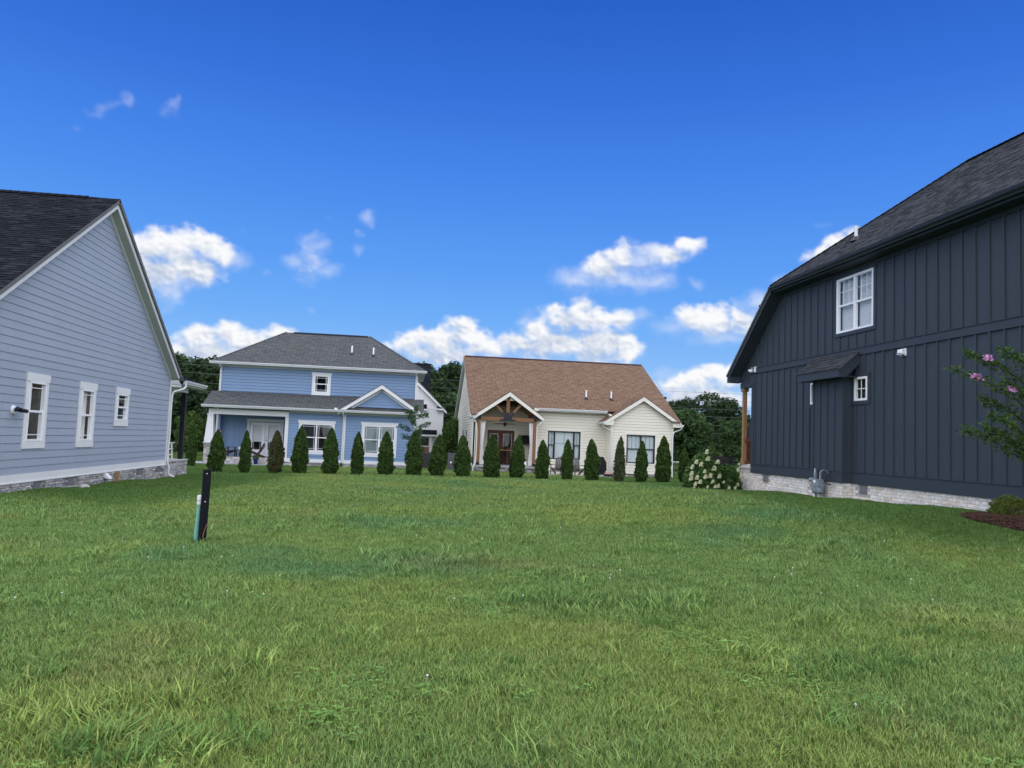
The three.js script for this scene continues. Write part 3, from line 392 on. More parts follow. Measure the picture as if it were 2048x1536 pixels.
  roofPlane(h, roof, [24.5, eY, nearZ], [0, 0, -1], [-1, sl, 0], [[0, 0], [nearZ - zc, 0], [nearZ - rz, Ls], [0, Ls]], charTones, { seed: 44, deck: 0.05, wide: [1, 2] });
  part(roof, 'ridge_deck', box(rx - 0.02, 20.5, ryy - 0.05, ryy, rz, nearZ), M.sheath);
  ridgeCaps(roof, [eX, eY + 0.02, zc], [rx, ryy + 0.02, rz], charTones.map((t) => t.map((c) => c * 0.7)), 45, 0.1, 0.05); ridgeCaps(roof, [rx, ryy + 0.02, rz], [rx, ryy + 0.02, nearZ], charTones.map((t) => t.map((c) => c * 0.4)), 46, 0.16, 0.1);
  gutterRun(h, [11.6, 6.75, -23.62], [11.6, 6.75, nearZ], [-1, 0], M.darkGutter, 0.14);
  ventPipe(h, 12.48, 7.68, -20.25, 0.42, null, M.gutter);
  // rear porch
  part(h, 'porch_floor', box(12.02, 24, 0.9, 1.02, -26.68, -25.7), M.paleConcrete);
  part(h, 'porch_post', [box(12.02, 12.15, 1.02, 3.78, -26.66, -26.53)], M.cedarPale);
  part(h, 'post_trim', [box(12.0, 12.17, 1.02, 1.24, -26.68, -26.51), box(11.98, 12.19, 3.66, 3.78, -26.7, -26.49)], M.cedarPale);
  part(h, 'porch_rail', [box(12.08, 12.15, 1.84, 1.96, -26.53, -25.75), box(12.09, 12.14, 1.06, 1.16, -26.53, -25.75)], M.redwood);
  for (let i = 0; i < 7; i++) part(h, 'baluster', box(12.1, 12.13, 1.16, 1.84, -26.4 + i * 0.1, -26.36 + i * 0.1), M.redwood);
  part(h, 'porch_post', box(23.7, 23.88, 1.02, 4.1, -26.64, -26.46), M.cedarPale);
  // brick foundation
  part(h, 'foundation', [box(12.03, 12.2, -0.3, 0.765, -26.66, nearZ), box(12.2, 24, -0.3, 0.765, -26.66, -26.5)], M.brickMortar);
  const vents = [[-24.92, -24.55], [-21.75, -21.38], [-19.27, -18.92], [-14.35, -13.98]], skip = vents.map(([a, b]) => [a, b, 0.5, 0.76]);
  const bricks = stones(h, wallNX(12.03), -26.65, -10, (u) => ground(11.9, u), 0.765, limed, { seed: 51, skip, rows: [0.082, 0.082], bond: 0.228, proud: 0.012, joint: 0.01, tint: 0.05 });
  const far = stones(h, wallNX(12.03), -26.65, -10, () => 9, 0.765, limed, { seed: 52 });
  const shown = bricks.map((g) => { g.computeBoundingBox(); const c = g.boundingBox.getCenter(V(0, 0, 0)); return [(c.z > -13.4 ? 1000 : 0) - c.z, g]; }).sort((a, b) => a[0] - b[0]);
  for (const [, g] of shown.slice(0, 300)) part(h, 'brick', g, M.brick);
  if (shown.length > 300) part(h, 'brick_field', shown.slice(300).map((p) => p[1]), M.brick).userData.kind = 'stuff';
  for (const g of stones(h, frameOf([0, 0, -26.66], [-1, 0, 0], [0, 1, 0]), -13.5, -12.03, () => 0.0, 0.765, limed, { seed: 53, rows: [0.082, 0.082], bond: 0.228, proud: 0.012, joint: 0.01, tint: 0.05 }).slice(0, 60)) part(h, 'brick', g, M.brick);
  part(h, 'brick_ledge', [bx(F, -26.68, -25.76, 0.9, 0.955, -0.3, 0.04)], M.brickMortar);
  part(h, 'foundation', bx(F, -26.66, -25.76, 0.76, 0.9, -0.2, 0.0), M.brickMortar);
  for (const [a, b] of vents) part(h, 'foundation_vent', [bx(F, a + 0.01, b - 0.01, 0.52, 0.755, -0.08, -0.01), ...[0, 1, 2, 3, 4, 5].map((i) => bx(F, a + 0.03, b - 0.03, 0.54 + i * 0.034, 0.553 + i * 0.034, -0.01, 0.0))], M.vent);
  part(h, 'bump_foundation', box(11.75, 12.03, -0.2, 0.765, -21.15, -19.62), M.brickMortar);
  for (const g of stones(h, wallNX(11.75), -21.15, -19.62, (u) => ground(11.7, u), 0.765, limed, { seed: 54, rows: [0.082, 0.082], bond: 0.228, proud: 0.012, joint: 0.01, tint: 0.05 })) part(h, 'brick', g, M.brick);
  for (const g of stones(h, wallZ(-19.62), 11.75, 12.02, () => 0.3, 0.765, limed, { seed: 55, rows: [0.082, 0.082], bond: 0.228, proud: 0.012, joint: 0.01, tint: 0.05 })) part(h, 'brick', g, M.brick);
  // fittings on the wall
  const hood = part(h, 'vent_hood', [bx(F, -17.5, -17.28, 4.02, 4.2, 0, 0.03), prism(wallZ(-17.49), [[11.88, 4.05], [11.97, 4.05], [11.97, 4.18], [11.9, 4.18]], 0.2, 0, true)], M.whiteGloss); part(hood, 'hood_slot', bx(F, -17.47, -17.31, 4.07, 4.085, 0.1, 0.125), M.black);
  part(h, 'junction_box', bx(F, -25.56, -25.44, 4.28, 4.47, 0.0, 0.07), M.whiteGloss);
  const cam = part(h, 'flood_light', [bx(F, -25.86, -25.72, 4.3, 4.46, 0.0, 0.05), ball([11.9, 4.36, -25.83], 0.05), ball([11.9, 4.32, -25.74], 0.04)], M.whiteGloss);
}

// ---------------------------------------------------------------- blue house
const greyTones = [[0.132, 0.144, 0.15], [0.118, 0.128, 0.134], [0.148, 0.153, 0.154], [0.118, 0.131, 0.14], [0.138, 0.14, 0.136]];
const paleStone = [[0.62, 0.6, 0.56], [0.7, 0.68, 0.63], [0.52, 0.5, 0.47], [0.66, 0.64, 0.61], [0.58, 0.54, 0.48]];
{
  const h = thing('blue_house', 'two-storey blue lap-sided house with grey hip roof and covered rear porch', 'house', [-5.6, -0.45, -51]);
  const Z = -47.5, Z2 = -49, F = wallZ(Z), F2 = wallZ(Z2), xR = 0.42;
  const W1 = [-6.38, -4.53, 0.46, 2.07], W3 = [-2.66, -0.8, 0.42, 2.1], holes = [W1, W3];
  const wallL = [[-7.15, -0.22], [xR, -0.22], [xR, 2.85], [-7.15, 2.85]];
  sheathing(h, F, wallL, holes, M.sheath);
  laps(h, F, [[-7.12, -0.05], [-3.86, -0.05], [-3.86, 2.78], [-7.12, 2.78]], holes.map(([a, b, c, d]) => [a - 0.05, b + 0.05, c - 0.08, d + 0.08]), -0.05, 0.176, M.blueSiding, 0.034, 0.018);
  laps(h, F, [[-3.86, -0.05], [xR - 0.1, -0.05], [xR - 0.1, 2.78], [-3.86, 2.78]], holes.map(([a, b, c, d]) => [a - 0.05, b + 0.05, c - 0.08, d + 0.08]), -0.05, 0.176, M.blueSiding, 0.034, 0.018);
  for (const w of holes) glazing(h, F, ...w, { units: 2, head: 0.21, sill: 0.2, cas: 0.13, flare: 0.07, tilt: w === W1 ? 0.25 : 0.8, blindMat: w === W1 ? M.steel : mat([0.24, 0.32, 0.31]) });
  part(h, 'skirt_board', bx(F, -7.3, xR, -0.235, -0.03, 0, 0.035), M.white);
  part(h, 'corner_board', bx(F, -7.32, -7.12, -0.03, 2.7, -0.14, 0.03), M.white); part(h, 'corner_board', bx(F, xR - 0.1, xR + 0.02, -0.03, 2.8, 0, 0.03), M.white); part(h, 'corner_board', bx(F, -3.86, -3.76, -0.03, 2.8, 0, 0.032), M.white);
  part(h, 'frieze_board', bx(F, -7.12, xR, 2.72, 2.86, 0, 0.03), M.white);
  // porch
  const FP = wallZ(-49.5);
  part(h, 'porch_wall', [box(-11.7, -9.74, -0.05, 3.2, -49.64, -49.5), box(-7.86, -7.15, -0.05, 3.2, -49.64, -49.5), box(-9.74, -7.86, 2.07, 3.2, -49.64, -49.5), box(-7.29, -7.15, -0.05, 2.85, -49.5, -47.52)], M.blueSiding);
  for (let u = -11.4; u < -9.95; u += 0.36) part(h, 'batten', bx(FP, u - 0.02, u + 0.02, -0.03, 2.9, 0, 0.018), M.blueSiding);
  part(h, 'corner_board', bx(FP, -11.76, -11.58, -0.05, 2.9, -0.02, 0.03), M.white);
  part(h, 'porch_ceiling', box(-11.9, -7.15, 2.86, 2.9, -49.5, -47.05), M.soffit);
  part(h, 'porch_beam', box(-11.72, -7.12, 2.44, 2.75, -47.62, -47.4), M.white);
  part(h, 'porch_beam', box(-11.72, -11.5, 2.44, 2.75, -49.5, -47.62), M.white);
  { const s = 1, g = new THREE.CylinderGeometry(0.155 * Math.SQRT2, 0.26 * Math.SQRT2, 1.62, 4); g.rotateY(Math.PI / 4); const c = plain(g); c.computeVertexNormals(); c.translate(-11.6, 1.56, -47.55); const col = part(h, 'porch_column', c, M.white); part(col, 'column_capital', box(-11.79, -11.41, 2.36, 2.445, -47.74, -47.36), M.white); }
  part(h, 'porch_pier', box(-11.83, -11.37, -0.7, 0.68, -47.78, -47.32), M.mortar); part(h, 'pier_cap', box(-11.9, -11.3, 0.68, 0.75, -47.85, -47.25), M.concrete);
  for (const [fr, a, b] of [[wallZ(-47.32), -11.85, -11.35], [wallPX(-11.37), 47.32, 47.78]]) for (const g of stones(h, fr, a, b, () => -0.5, 0.68, paleStone, { seed: 61 + a, rows: [0.07, 0.12], len: [0.14, 0.4], proud: 0.02 })) part(h, 'stone', g, M.stone);
  part(h, 'porch_floor', box(-11.8, -7.2, -0.7, -0.06, -49.5, -47.5), M.concrete);
  for (const g of stones(h, wallZ(-47.5), -11.35, -7.32, () => -0.5, -0.06, paleStone, { seed: 63, rows: [0.09, 0.15], len: [0.25, 0.7], proud: 0.02 })) part(h, 'stone', g, M.stone);
  part(h, 'foundation', [box(-7.3, xR, -0.8, -0.235, -47.66, -47.5), box(-11.6, xR, -0.8, -0.1, -55.3, -49.6)], M.mortar);
  for (const g of stones(h, F, -7.3, xR, () => -0.5, -0.235, paleStone, { seed: 64, rows: [0.1, 0.14], len: [0.3, 0.8], proud: 0.0, skip: [[-5.6, -5.1, -0.5, -0.2], [-1.2, -0.5, -0.5, -0.2]] })) part(h, 'stone', g, M.stone);
  for (const a of [-5.6, -1.1]) part(h, 'foundation_vent', bx(F, a, a + 0.48, -0.43, -0.24, -0.05, 0.01), M.vent);
  // french doors
  { const d = part(h, 'door_casing', [prism(FP, [[-9.9, 2.1], [-7.7, 2.1], [-7.64, 2.27], [-9.96, 2.27]], 0.05, 0, true), bx(FP, -9.9, -9.74, -0.05, 2.1, 0, 0.035), bx(FP, -7.86, -7.7, -0.05, 2.1, 0, 0.035)], M.white);
    for (const [a, b] of [[-9.72, -8.81], [-8.79, -7.88]]) {
      const door = part(h, 'door', [bx(FP, a, a + 0.18, -0.03, 2.06, -0.06, -0.01), bx(FP, b - 0.18, b, -0.03, 2.06, -0.06, -0.01), bx(FP, a + 0.18, b - 0.18, -0.03, 0.38, -0.06, -0.012), bx(FP, a + 0.18, b - 0.18, 1.88, 2.06, -0.06, -0.012)], M.whiteGloss);
      part(door, 'pane', bx(FP, a + 0.18, b - 0.18, 0.38, 1.88, -0.035, -0.03), M.glass); part(door, 'door_blind', bx(FP, a + 0.19, b - 0.19, 0.86, 1.87, -0.07, -0.065), M.blind);
      part(door, 'glazing_bar', [bx(FP, a + 0.26, a + 0.275, 0.38, 1.88, -0.03, -0.02), bx(FP, b - 0.275, b - 0.26, 0.38, 1.88, -0.03, -0.02), bx(FP, a + 0.18, b - 0.18, 1.79, 1.805, -0.03, -0.019), bx(FP, a + 0.18, b - 0.18, 0.46, 0.475, -0.03, -0.019)], M.whiteGloss);
    }
    const k = part(h, 'door_knob', [ball([-8.7, 0.97, -49.44], 0.035), ball([-8.7, 1.13, -49.46], 0.03)], M.black); }
  // upper storey
  const up = [-5.92, -5.08, 4.07, 5.1], wallU = [[-11.57, 3.2], [xR, 3.2], [xR, 5.5], [-11.57, 5.5]];
  sheathing(h, F2, wallU, [up], M.sheath);
  laps(h, F2, [[-11.47, 3.36], [xR - 0.1, 3.36], [xR - 0.1, 5.42], [-11.47, 5.42]], [[up[0] - 0.05, up[1] + 0.05, up[2] - 0.08, up[3] + 0.08]], 3.36, 0.184, M.blueSiding, 0.034, 0.018);
  glazing(h, F2, ...up, { head: 0.19, sill: 0.19, cas: 0.15, flare: 0.05, fill: 'none' });
  part(h, 'corner_board', bx(F2, -11.6, -11.47, 3.8, 5.42, -0.1, 0.03), M.white); part(h, 'corner_board', bx(F2, xR - 0.1, xR + 0.03, 3.3, 5.42, -0.1, 0.03), M.white); part(h, 'frieze_board', bx(F2, -11.57, xR, 5.4, 5.53, 0, 0.03), M.white);
  part(h, 'wall', [box(-11.57, -11.43, -0.2, 5.5, -55.4, -49.14), box(xR - 0.14, xR, -0.22, 5.5, -55.4, -49), box(xR - 0.14, xR, -0.22, 2.85, -49, -47.5), box(-11.57, xR, -0.2, 5.5, -55.54, -55.4), box(-11.4, xR - 0.14, 3.1, 3.2, -55.4, -49.14), box(-7.15, xR - 0.14, 3.0, 3.05, -49.2, -47.64), box(-11.4, xR - 0.14, -0.2, -0.1, -55.4, -47.7)], M.blueSiding);
  // main hip roof
  const e = { x0: -12.03, x1: 0.9, y: 5.66, z: -48.5, d: 3.7 }, s = 0.66, ry = e.y + s * e.d, L = Math.hypot(e.d, s * e.d), w = e.x1 - e.x0;
  const roof = part(h, 'roof', [box(e.x0, e.x1, 5.52, 5.64, e.z - 0.03, e.z), box(e.x1 - 0.03, e.x1, 5.52, 5.64, -55.9, e.z - 0.03), box(e.x0, e.x0 + 0.03, 5.52, 5.64, -55.9, e.z - 0.03)], M.white);
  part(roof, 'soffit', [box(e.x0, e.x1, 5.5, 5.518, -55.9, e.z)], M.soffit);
  roofPlane(h, roof, [e.x0, e.y, e.z + 0.02], [1, 0, 0], [0, s, -1], [[0, 0], [w, 0], [w - e.d, L], [e.d, L]], greyTones, { seed: 71, deck: 0.05, wide: [0.18, 0.4] });
  roofPlane(h, roof, [e.x1 + 0.02, e.y, e.z], [0, 0, -1], [-1, s, 0], [[0, 0], [2 * e.d, 0], [e.d, L]], greyTones, { seed: 72, deck: 0.05, wide: [0.18, 0.4] });
  roofPlane(h, roof, [e.x0 - 0.02, e.y, e.z - 2 * e.d], [0, 0, 1], [1, s, 0], [[0, 0], [2 * e.d, 0], [e.d, L]], greyTones, { seed: 73, deck: 0.05, wide: [0.3, 0.6] });
  roofPlane(h, roof, [e.x1, e.y, e.z - 2 * e.d], [-1, 0, 0], [0, s, 1], [[0, 0], [w, 0], [w - e.d, L], [e.d, L]], greyTones, { seed: 74, deck: 0.05, wide: [0.5, 1] });
  ridgeCaps(roof, [e.x0 + e.d + 0.5, ry + 0.03, e.z - e.d], [e.x1 - e.d - 0.2, ry + 0.03, e.z - e.d], [[0.03, 0.033, 0.04]], 75, 0.16, 0.1);
  ridgeCaps(roof, [e.x0, e.y + 0.02, e.z], [e.x0 + e.d, ry + 0.02, e.z - e.d], greyTones, 76, 0.1, 0.04); ridgeCaps(roof, [e.x1, e.y + 0.02, e.z], [e.x1 - e.d, ry + 0.02, e.z - e.d], greyTones, 77, 0.1, 0.04);
  gutterRun(h, [e.x0 - 0.1, 5.53, e.z], [e.x1 + 0.1, 5.53, e.z], [0, 1], M.gutter, 0.14);
  ventPipe(h, -3.82, 6.66, -50.05, 0.55, null); ventPipe(h, -2.45, 6.6, -49.95, 0.55, null);
  spout(h, [[-11.5, 5.5, -48.45], [-11.5, 5.42, -48.5], [-11.52, 5.3, -48.88], [-11.52, 5.1, -48.92], [-11.52, 3.95, -48.92]]); spout(h, [[0.34, 5.5, -48.45], [0.34, 5.42, -48.5], [0.34, 5.3, -48.88], [0.34, 5.1, -48.92], [0.34, 3.7, -48.92]]);
  // lower shed roof
  const lo = { y: 2.98, z: -47.0, x0: -12, x1: 0.88 }, ls = 0.455, LL = Math.hypot(2, 2 * ls);
  const lr = part(h, 'lower_roof', [box(lo.x0 + 0.03, lo.x1 - 0.03, 2.84, 2.95, lo.z - 0.03, lo.z), prism(wallPX(lo.x1 - 0.03), [[47.0, 2.84], [49, 3.7], [49, 3.88], [47, 2.96]], 0.03, 0, true), prism(wallPX(lo.x0 + 0.0), [[47.0, 2.84], [49, 3.7], [49, 3.88], [47, 2.96]], 0.03, 0, true)], M.white);
  part(lr, 'soffit', box(lo.x0, lo.x1, 2.82, 2.838, -47.5, lo.z), M.soffit);
  roofPlane(h, lr, [lo.x0, lo.y, lo.z + 0.02], [1, 0, 0], [0, ls, -1], [[0, 0], [lo.x1 - lo.x0, 0], [lo.x1 - lo.x0, LL], [0, LL]], greyTones, { seed: 81, deck: 0.05, wide: [0.18, 0.4] });
  gutterRun(h, [lo.x0 - 0.05, 2.84, lo.z], [lo.x1 + 0.1, 2.84, lo.z], [0, 1], M.gutter, 0.14);
  spout(h, [[-3.9, 2.84, -46.93], [-3.9, 2.72, -46.98], [-3.9, 2.6, -47.35], [-3.9, 2.4, -47.42], [-3.9, -0.2, -47.42]]); part(h, 'drain_boot', stick([-3.9, -0.46, -47.42], [-3.9, -0.2, -47.42], 0.06, 0.06, 10), M.black);
  // cross gable with shingled face
  const gx = -1.69, gy = 4.63, half = 2.53, gs = 0.66, gz = -46.98, FG = wallZ(gz - 0.35);
  const gr = part(h, 'gable_roof', [1, -1].map((q) => prism(wallZ(gz - 0.06), q > 0 ? [[gx, gy - 0.27], [gx + half, gy - half * gs - 0.25], [gx + half, gy - half * gs - 0.02], [gx, gy - 0.02]] : [[gx - half, gy - half * gs - 0.25], [gx, gy - 0.27], [gx, gy - 0.02], [gx - half, gy - half * gs - 0.02]], 0.04, 0, true)), M.white);
  part(gr, 'rake_trim', [1, -1].map((q) => prism(FG, q > 0 ? [[gx, gy - 0.42], [gx + half - 0.35, gy - (half - 0.35) * gs - 0.42], [gx + half - 0.35, gy - (half - 0.35) * gs - 0.27], [gx, gy - 0.27]] : [[gx - half + 0.35, gy - (half - 0.35) * gs - 0.42], [gx, gy - 0.42], [gx, gy - 0.27], [gx - half + 0.35, gy - (half - 0.35) * gs - 0.27]], 0.03, 0, true)), M.white);
  for (const q of [1, -1]) { const d = 2.0, Lr = Math.hypot(half, half * gs); roofPlane(h, gr, q > 0 ? [gx + half, gy - half * gs, gz] : [gx - half, gy - half * gs, gz - d], q > 0 ? [0, 0, -1] : [0, 0, 1], [-q, gs, 0], [[0, 0], [d, 0], [d, Lr], [0, Lr]], greyTones, { seed: 83 + q, deck: 0.03, wide: [0.18, 0.4] }); }
  const face = [[gx - 1.95, 3.2], [gx + 1.95, 3.2], [gx, gy - 0.15]];
  part(h, 'gable_wall', prism(FG, face, 0, -0.1, true), M.blueSiding);
  { const r = rngOf(9); for (let v = 3.2, k = 0; v < 4.5; v += 0.17, k++) for (let u = gx - 2 + (k % 2) * 0.1; u < gx + 2;) { const wd = 0.15 + r() * 0.12, a = v + (r() - 0.5) * 0.02, q = clipRect(face, u + 0.009, u + wd - 0.009, a + 0.014, v + 0.17); u += wd; if (q.length > 2 && areaOf(q) > 0.004) part(h, 'shake', prism(FG, q, (uu, vv) => mix(0.028, 0.008, clamp((vv - v) / 0.17)), 0.0005), M.blueSiding); } }
  part(h, 'gutter_guard', box(-4.42, -4.25, 2.96, 3.08, -46.98, -46.86), M.whiteGloss);
}
// ---------------------------------------------------------------- cream house
const brownTones = [[0.26, 0.168, 0.116], [0.247, 0.159, 0.11], [0.275, 0.18, 0.126], [0.234, 0.15, 0.105], [0.292, 0.193, 0.138], [0.255, 0.163, 0.111]];
const mixedStone = [[0.3, 0.26, 0.22], [0.42, 0.4, 0.37], [0.2, 0.18, 0.17], [0.36, 0.3, 0.24], [0.5, 0.47, 0.43]];
{
  const h = thing('cream_house', 'cream lap-sided house with brown shingle roof and timber-trussed porch', 'house', [10, -0.42, -54]);
  const zF = -46, zM = -47.1, F = wallZ(zF), FM = wallZ(zM), ex = 0.178, rs = 0.512, eZ = -45.6, eY = 3.05, yAt = (z) => eY + rs * (eZ - z), rz = -54, rY = yAt(rz), x0 = 3.62, x1 = 16.62;
  // wing
  const ww = [13.31, 15.11, 0.45, 2.18], wingTop = (x) => 4.3 - 0.655 * Math.abs(x - 14.27);
  const wing = [[12.3, -0.22], [16.25, -0.22], [16.25, wingTop(16.25)], [14.27, 4.3], [12.3, wingTop(12.3)]];
  sheathing(h, F, wing, [ww], M.sheath); laps(h, F, wing, [[ww[0] - 0.05, ww[1] + 0.05, ww[2] - 0.05, ww[3] + 0.05]], -0.22, ex, M.creamSiding, 0.028, 0.01);
  const bo = { frame: M.blackFrame, casing: M.creamTrim, cas: 0.12, head: 0.13, sill: 0.12, flare: 0, fill: 'shade', bars: 'top', barMat: M.blackFrame, fw: 0.06 };
  glazing(h, F, ...ww, { ...bo, units: 2, nbar: 2 });
  part(h, 'corner_board', bx(F, 12.27, 12.4, -0.22, wingTop(12.3), -0.14, 0.03), M.creamTrim); part(h, 'corner_board', bx(F, 16.14, 16.28, -0.22, wingTop(16.25), -0.14, 0.03), M.creamTrim);
  const FS = wallNX(12.3); part(h, 'wing_side_wall', prism(FS, [[zM, -0.22], [zF - 0.14, -0.22], [zF - 0.14, 3.3], [zM, 3.5]], 0, -0.14, true), M.creamSiding); laps(h, FS, [[zM, -0.22], [zF, -0.22], [zF, 3.05], [zM, 3.3]], [], -0.22, ex, M.creamSiding, 0.028, 0.01);
  // middle wall
  const wm = [8.6, 10.66, 0.5, 2.24], midw = [[7.75, -0.22], [12.3, -0.22], [12.3, 3.6], [7.75, 3.6]];
  sheathing(h, FM, midw, [wm], M.sheath); laps(h, FM, midw, [[wm[0] - 0.05, wm[1] + 0.05, wm[2] - 0.05, wm[3] + 0.05]], -0.22, ex, M.creamSiding, 0.028, 0.01);
  glazing(h, FM, ...wm, { ...bo, widths: [0.2, 0.6, 0.2], hung: [true, false, true], nbar: 1 });
  part(h, 'corner_board', bx(FM, 7.68, 7.82, -0.1, 3.5, -0.1, 0.03), M.creamTrim);
  // porch
  const zp = -48.6, FP = wallZ(zp);
  const dr = [4.98, 6.7, 0.03, 2.16];
  const pw = [[3.99, 0.02], [7.68, 0.02], [7.68, 3.1], [5.9, 4.35], [3.99, 3.1]];
  sheathing(h, FP, pw, [dr], M.sheath); laps(h, FP, pw, [[dr[0] - 0.06, dr[1] + 0.06, -1, dr[3] + 0.06]], 0.02, ex, M.creamSiding, 0.028, 0.01);
  part(h, 'wall', [box(7.68, 7.82, 0.02, 3.5, zp, zM), box(3.85, 3.99, -0.2, 3.2, zp, zF)], M.creamSiding);
  laps(h, wallNX(7.68), [[zp, 0.02], [zM, 0.02], [zM, 3.2], [zp, 3.2]], [], 0.02, ex, M.creamSiding, 0.028, 0.01);
  for (const [a, b] of [[4.99, 5.83], [5.85, 6.69]]) { const d = part(h, 'door', [bx(FP, a, a + 0.15, 0.03, 2.12, -0.08, -0.02), bx(FP, b - 0.15, b, 0.03, 2.12, -0.08, -0.02), bx(FP, a + 0.15, b - 0.15, 0.03, 0.52, -0.08, -0.025), bx(FP, a + 0.15, b - 0.15, 1.95, 2.12, -0.08, -0.025)], M.mahogany); part(d, 'pane', bx(FP, a + 0.15, b - 0.15, 0.52, 1.95, -0.055, -0.05), M.glass); part(d, 'glazing_bead', [bx(FP, a + 0.15, a + 0.18, 0.52, 1.95, -0.05, -0.02), bx(FP, b - 0.18, b - 0.15, 0.52, 1.95, -0.05, -0.02), bx(FP, a + 0.18, b - 0.18, 1.92, 1.95, -0.05, -0.02)], M.creamTrim); }
  part(h, 'door_casing', [bx(FP, dr[0] - 0.12, dr[0], 0.03, 2.16, 0, 0.03), bx(FP, dr[1], dr[1] + 0.12, 0.03, 2.16, 0, 0.03), bx(FP, dr[0] - 0.12, dr[1] + 0.12, 2.16, 2.34, 0, 0.035)], M.creamTrim);
  part(h, 'door_jamb', [bx(FP, dr[0], dr[0] + 0.01, 0.03, 2.16, -0.1, 0.02), bx(FP, dr[0], dr[1], 2.12, 2.16, -0.1, 0.024)], M.mahogany);
  part(h, 'porch_floor', [box(3.86, 7.82, -0.1, 0.02, zp, -45.92)], M.concrete); part(h, 'foundation', [box(3.9, 7.78, -0.8, -0.1, zp, -46.0), box(7.78, 12.34, -0.8, -0.22, -47.3, zM), box(12.34, 16.2, -0.8, -0.22, -46.2, zF), box(16.1, 16.22, -0.8, -0.22, -62, -46.2)], M.mortar);
  for (const [fr, a, b, t, sd] of [[wallZ(-46), 3.9, 7.78, -0.1, 1], [FM, 7.8, 12.3, -0.22, 2], [F, 12.32, 16.22, -0.22, 3]]) for (const g of stones(h, fr, a, b, () => -0.48, t, mixedStone, { seed: 90 + sd, rows: [0.06, 0.12], len: [0.14, 0.4], proud: 0.02, tint: 0.25 })) part(h, 'stone', g, M.stone);
  for (const x of [4.19, 7.58]) { const p = part(h, 'porch_post', box(x - 0.08, x + 0.08, 0.02, 2.7, -46.1, -45.94), M.cedar); part(p, 'post_bracket', [box(x - 0.095, x + 0.095, 0.02, 0.18, -46.115, -45.925), box(x - 0.095, x + 0.095, 2.72, 3.02, -46.115, -45.925)], M.black); }
  const tb = part(h, 'truss_beam', box(4.11, 7.66, 2.7, 2.91, -46.11, -45.93), M.cedar);
  const tz = -46.02, apex = 4.2;
  part(h, 'king_post', box(5.8, 6.0, 2.91, apex - 0.02, -46.1, -45.95), M.cedar);
  for (const q of [-1, 1]) part(h, 'truss_web', beam([5.9 + q * 0.12, 2.96, tz], [5.9 + q * 0.78, 3.72, tz], 0.14, 0.15, [0, 0, 1]), M.cedar);
  part(h, 'truss_plate', [box(5.42, 6.38, 2.68, 2.8, -45.93, -45.91), box(5.8, 6.0, 2.8, 3.2, -45.95, -45.925), ...[-1, 1].map((q) => beam([5.9 + q * 0.08, 2.85, -45.935], [5.9 + q * 0.36, 3.2, -45.935], 0.16, 0.03, [0, 0, 1])), prism(wallZ(-45.935), [[5.6, 2.8], [6.2, 2.8], [6.05, 3.0], [5.75, 3.0]], 0.014, 0, true)], M.blackFrame);
  // porch gable roof
  const gx = 5.96, gy = 4.47, gs = 0.7, half = 2.1, gz = -45.72;
  const pr = part(h, 'porch_roof', [1, -1].map((q) => prism(wallZ(gz - 0.05), q > 0 ? [[gx, gy - 0.28], [gx + half, gy - half * gs - 0.25], [gx + half, gy - half * gs - 0.02], [gx, gy - 0.02]] : [[gx - half, gy - half * gs - 0.25], [gx, gy - 0.28], [gx, gy - 0.02], [gx - half, gy - half * gs - 0.02]], 0.045, 0, true)), M.creamTrim);
  part(pr, 'porch_ceiling', [1, -1].map((q) => prism(frameOf([gx + q * half, gy - half * gs - 0.2, q > 0 ? gz - 0.05 : -48.6], q > 0 ? [0, 0, -1] : [0, 0, 1], [-q, gs, 0]), [[0, 0], [2.83, 0], [2.83, half * 1.19], [0, half * 1.19]], 0.02, 0, true)), M.cedar);
  part(pr, 'gable_peak_panel', prism(wallZ(-45.98), [[gx - 0.36, gy - 0.54], [gx + 0.36, gy - 0.54], [gx, gy - 0.27]], 0.02, 0, true), M.creamTrim);
  part(h, 'porch_header', [box(4.05, 4.2, 2.91, 3.2, zp, -46.1), box(7.55, 7.7, 2.91, 3.1, zp, -46.1)], M.mahogany);
  for (const q of [1, -1]) { const d = 3.2, Lr = Math.hypot(half, half * gs); roofPlane(h, pr, q > 0 ? [gx + half, gy - half * gs, gz] : [gx - half, gy - half * gs, gz - d], q > 0 ? [0, 0, -1] : [0, 0, 1], [-q, gs, 0], [[0, 0], [d, 0], [d, Lr], [0, Lr]], brownTones, { seed: 103 + q, deck: 0.03, wide: [0.18, 0.4] }); }
  // main roof
  const Lm = Math.hypot(eZ - rz, rY - eY), kMid = Math.hypot(1, rs), sMid = (eZ + 46.65) * kMid;
  const roof = part(h, 'roof', [prism(wallNX(x0 + 0.03), [[rz * 2 - eZ, eY - 0.2], [rz, rY - 0.2], [rz, rY - 0.02], [rz * 2 - eZ, eY - 0.02]], 0.03, 0, true), prism(wallNX(x0 + 0.03), [[rz, rY - 0.2], [eZ, eY - 0.2], [eZ, eY - 0.02], [rz, rY - 0.02]], 0.03, 0, true), prism(wallPX(x1 - 0.03), [[-eZ, eY - 0.2], [-rz, rY - 0.2], [-rz, rY - 0.02], [-eZ, eY - 0.02]], 0.03, 0, true), box(7.6, 12.2, 3.42, 3.58, -46.65, -46.62)], M.creamTrim);
  part(roof, 'soffit', [box(7.7, 12.4, 3.4, 3.418, zM, -46.62), prism(wallNX(3.86), [[rz, rY - 0.24], [eZ - 0.3, eY - 0.07], [eZ - 0.3, eY - 0.05], [rz, rY - 0.21]], 0.24, 0, true), prism(wallNX(3.86), [[rz * 2 - eZ, eY - 0.24], [rz, rY - 0.24], [rz, rY - 0.21], [rz * 2 - eZ, eY - 0.21]], 0.24, 0, true)], M.soffit);
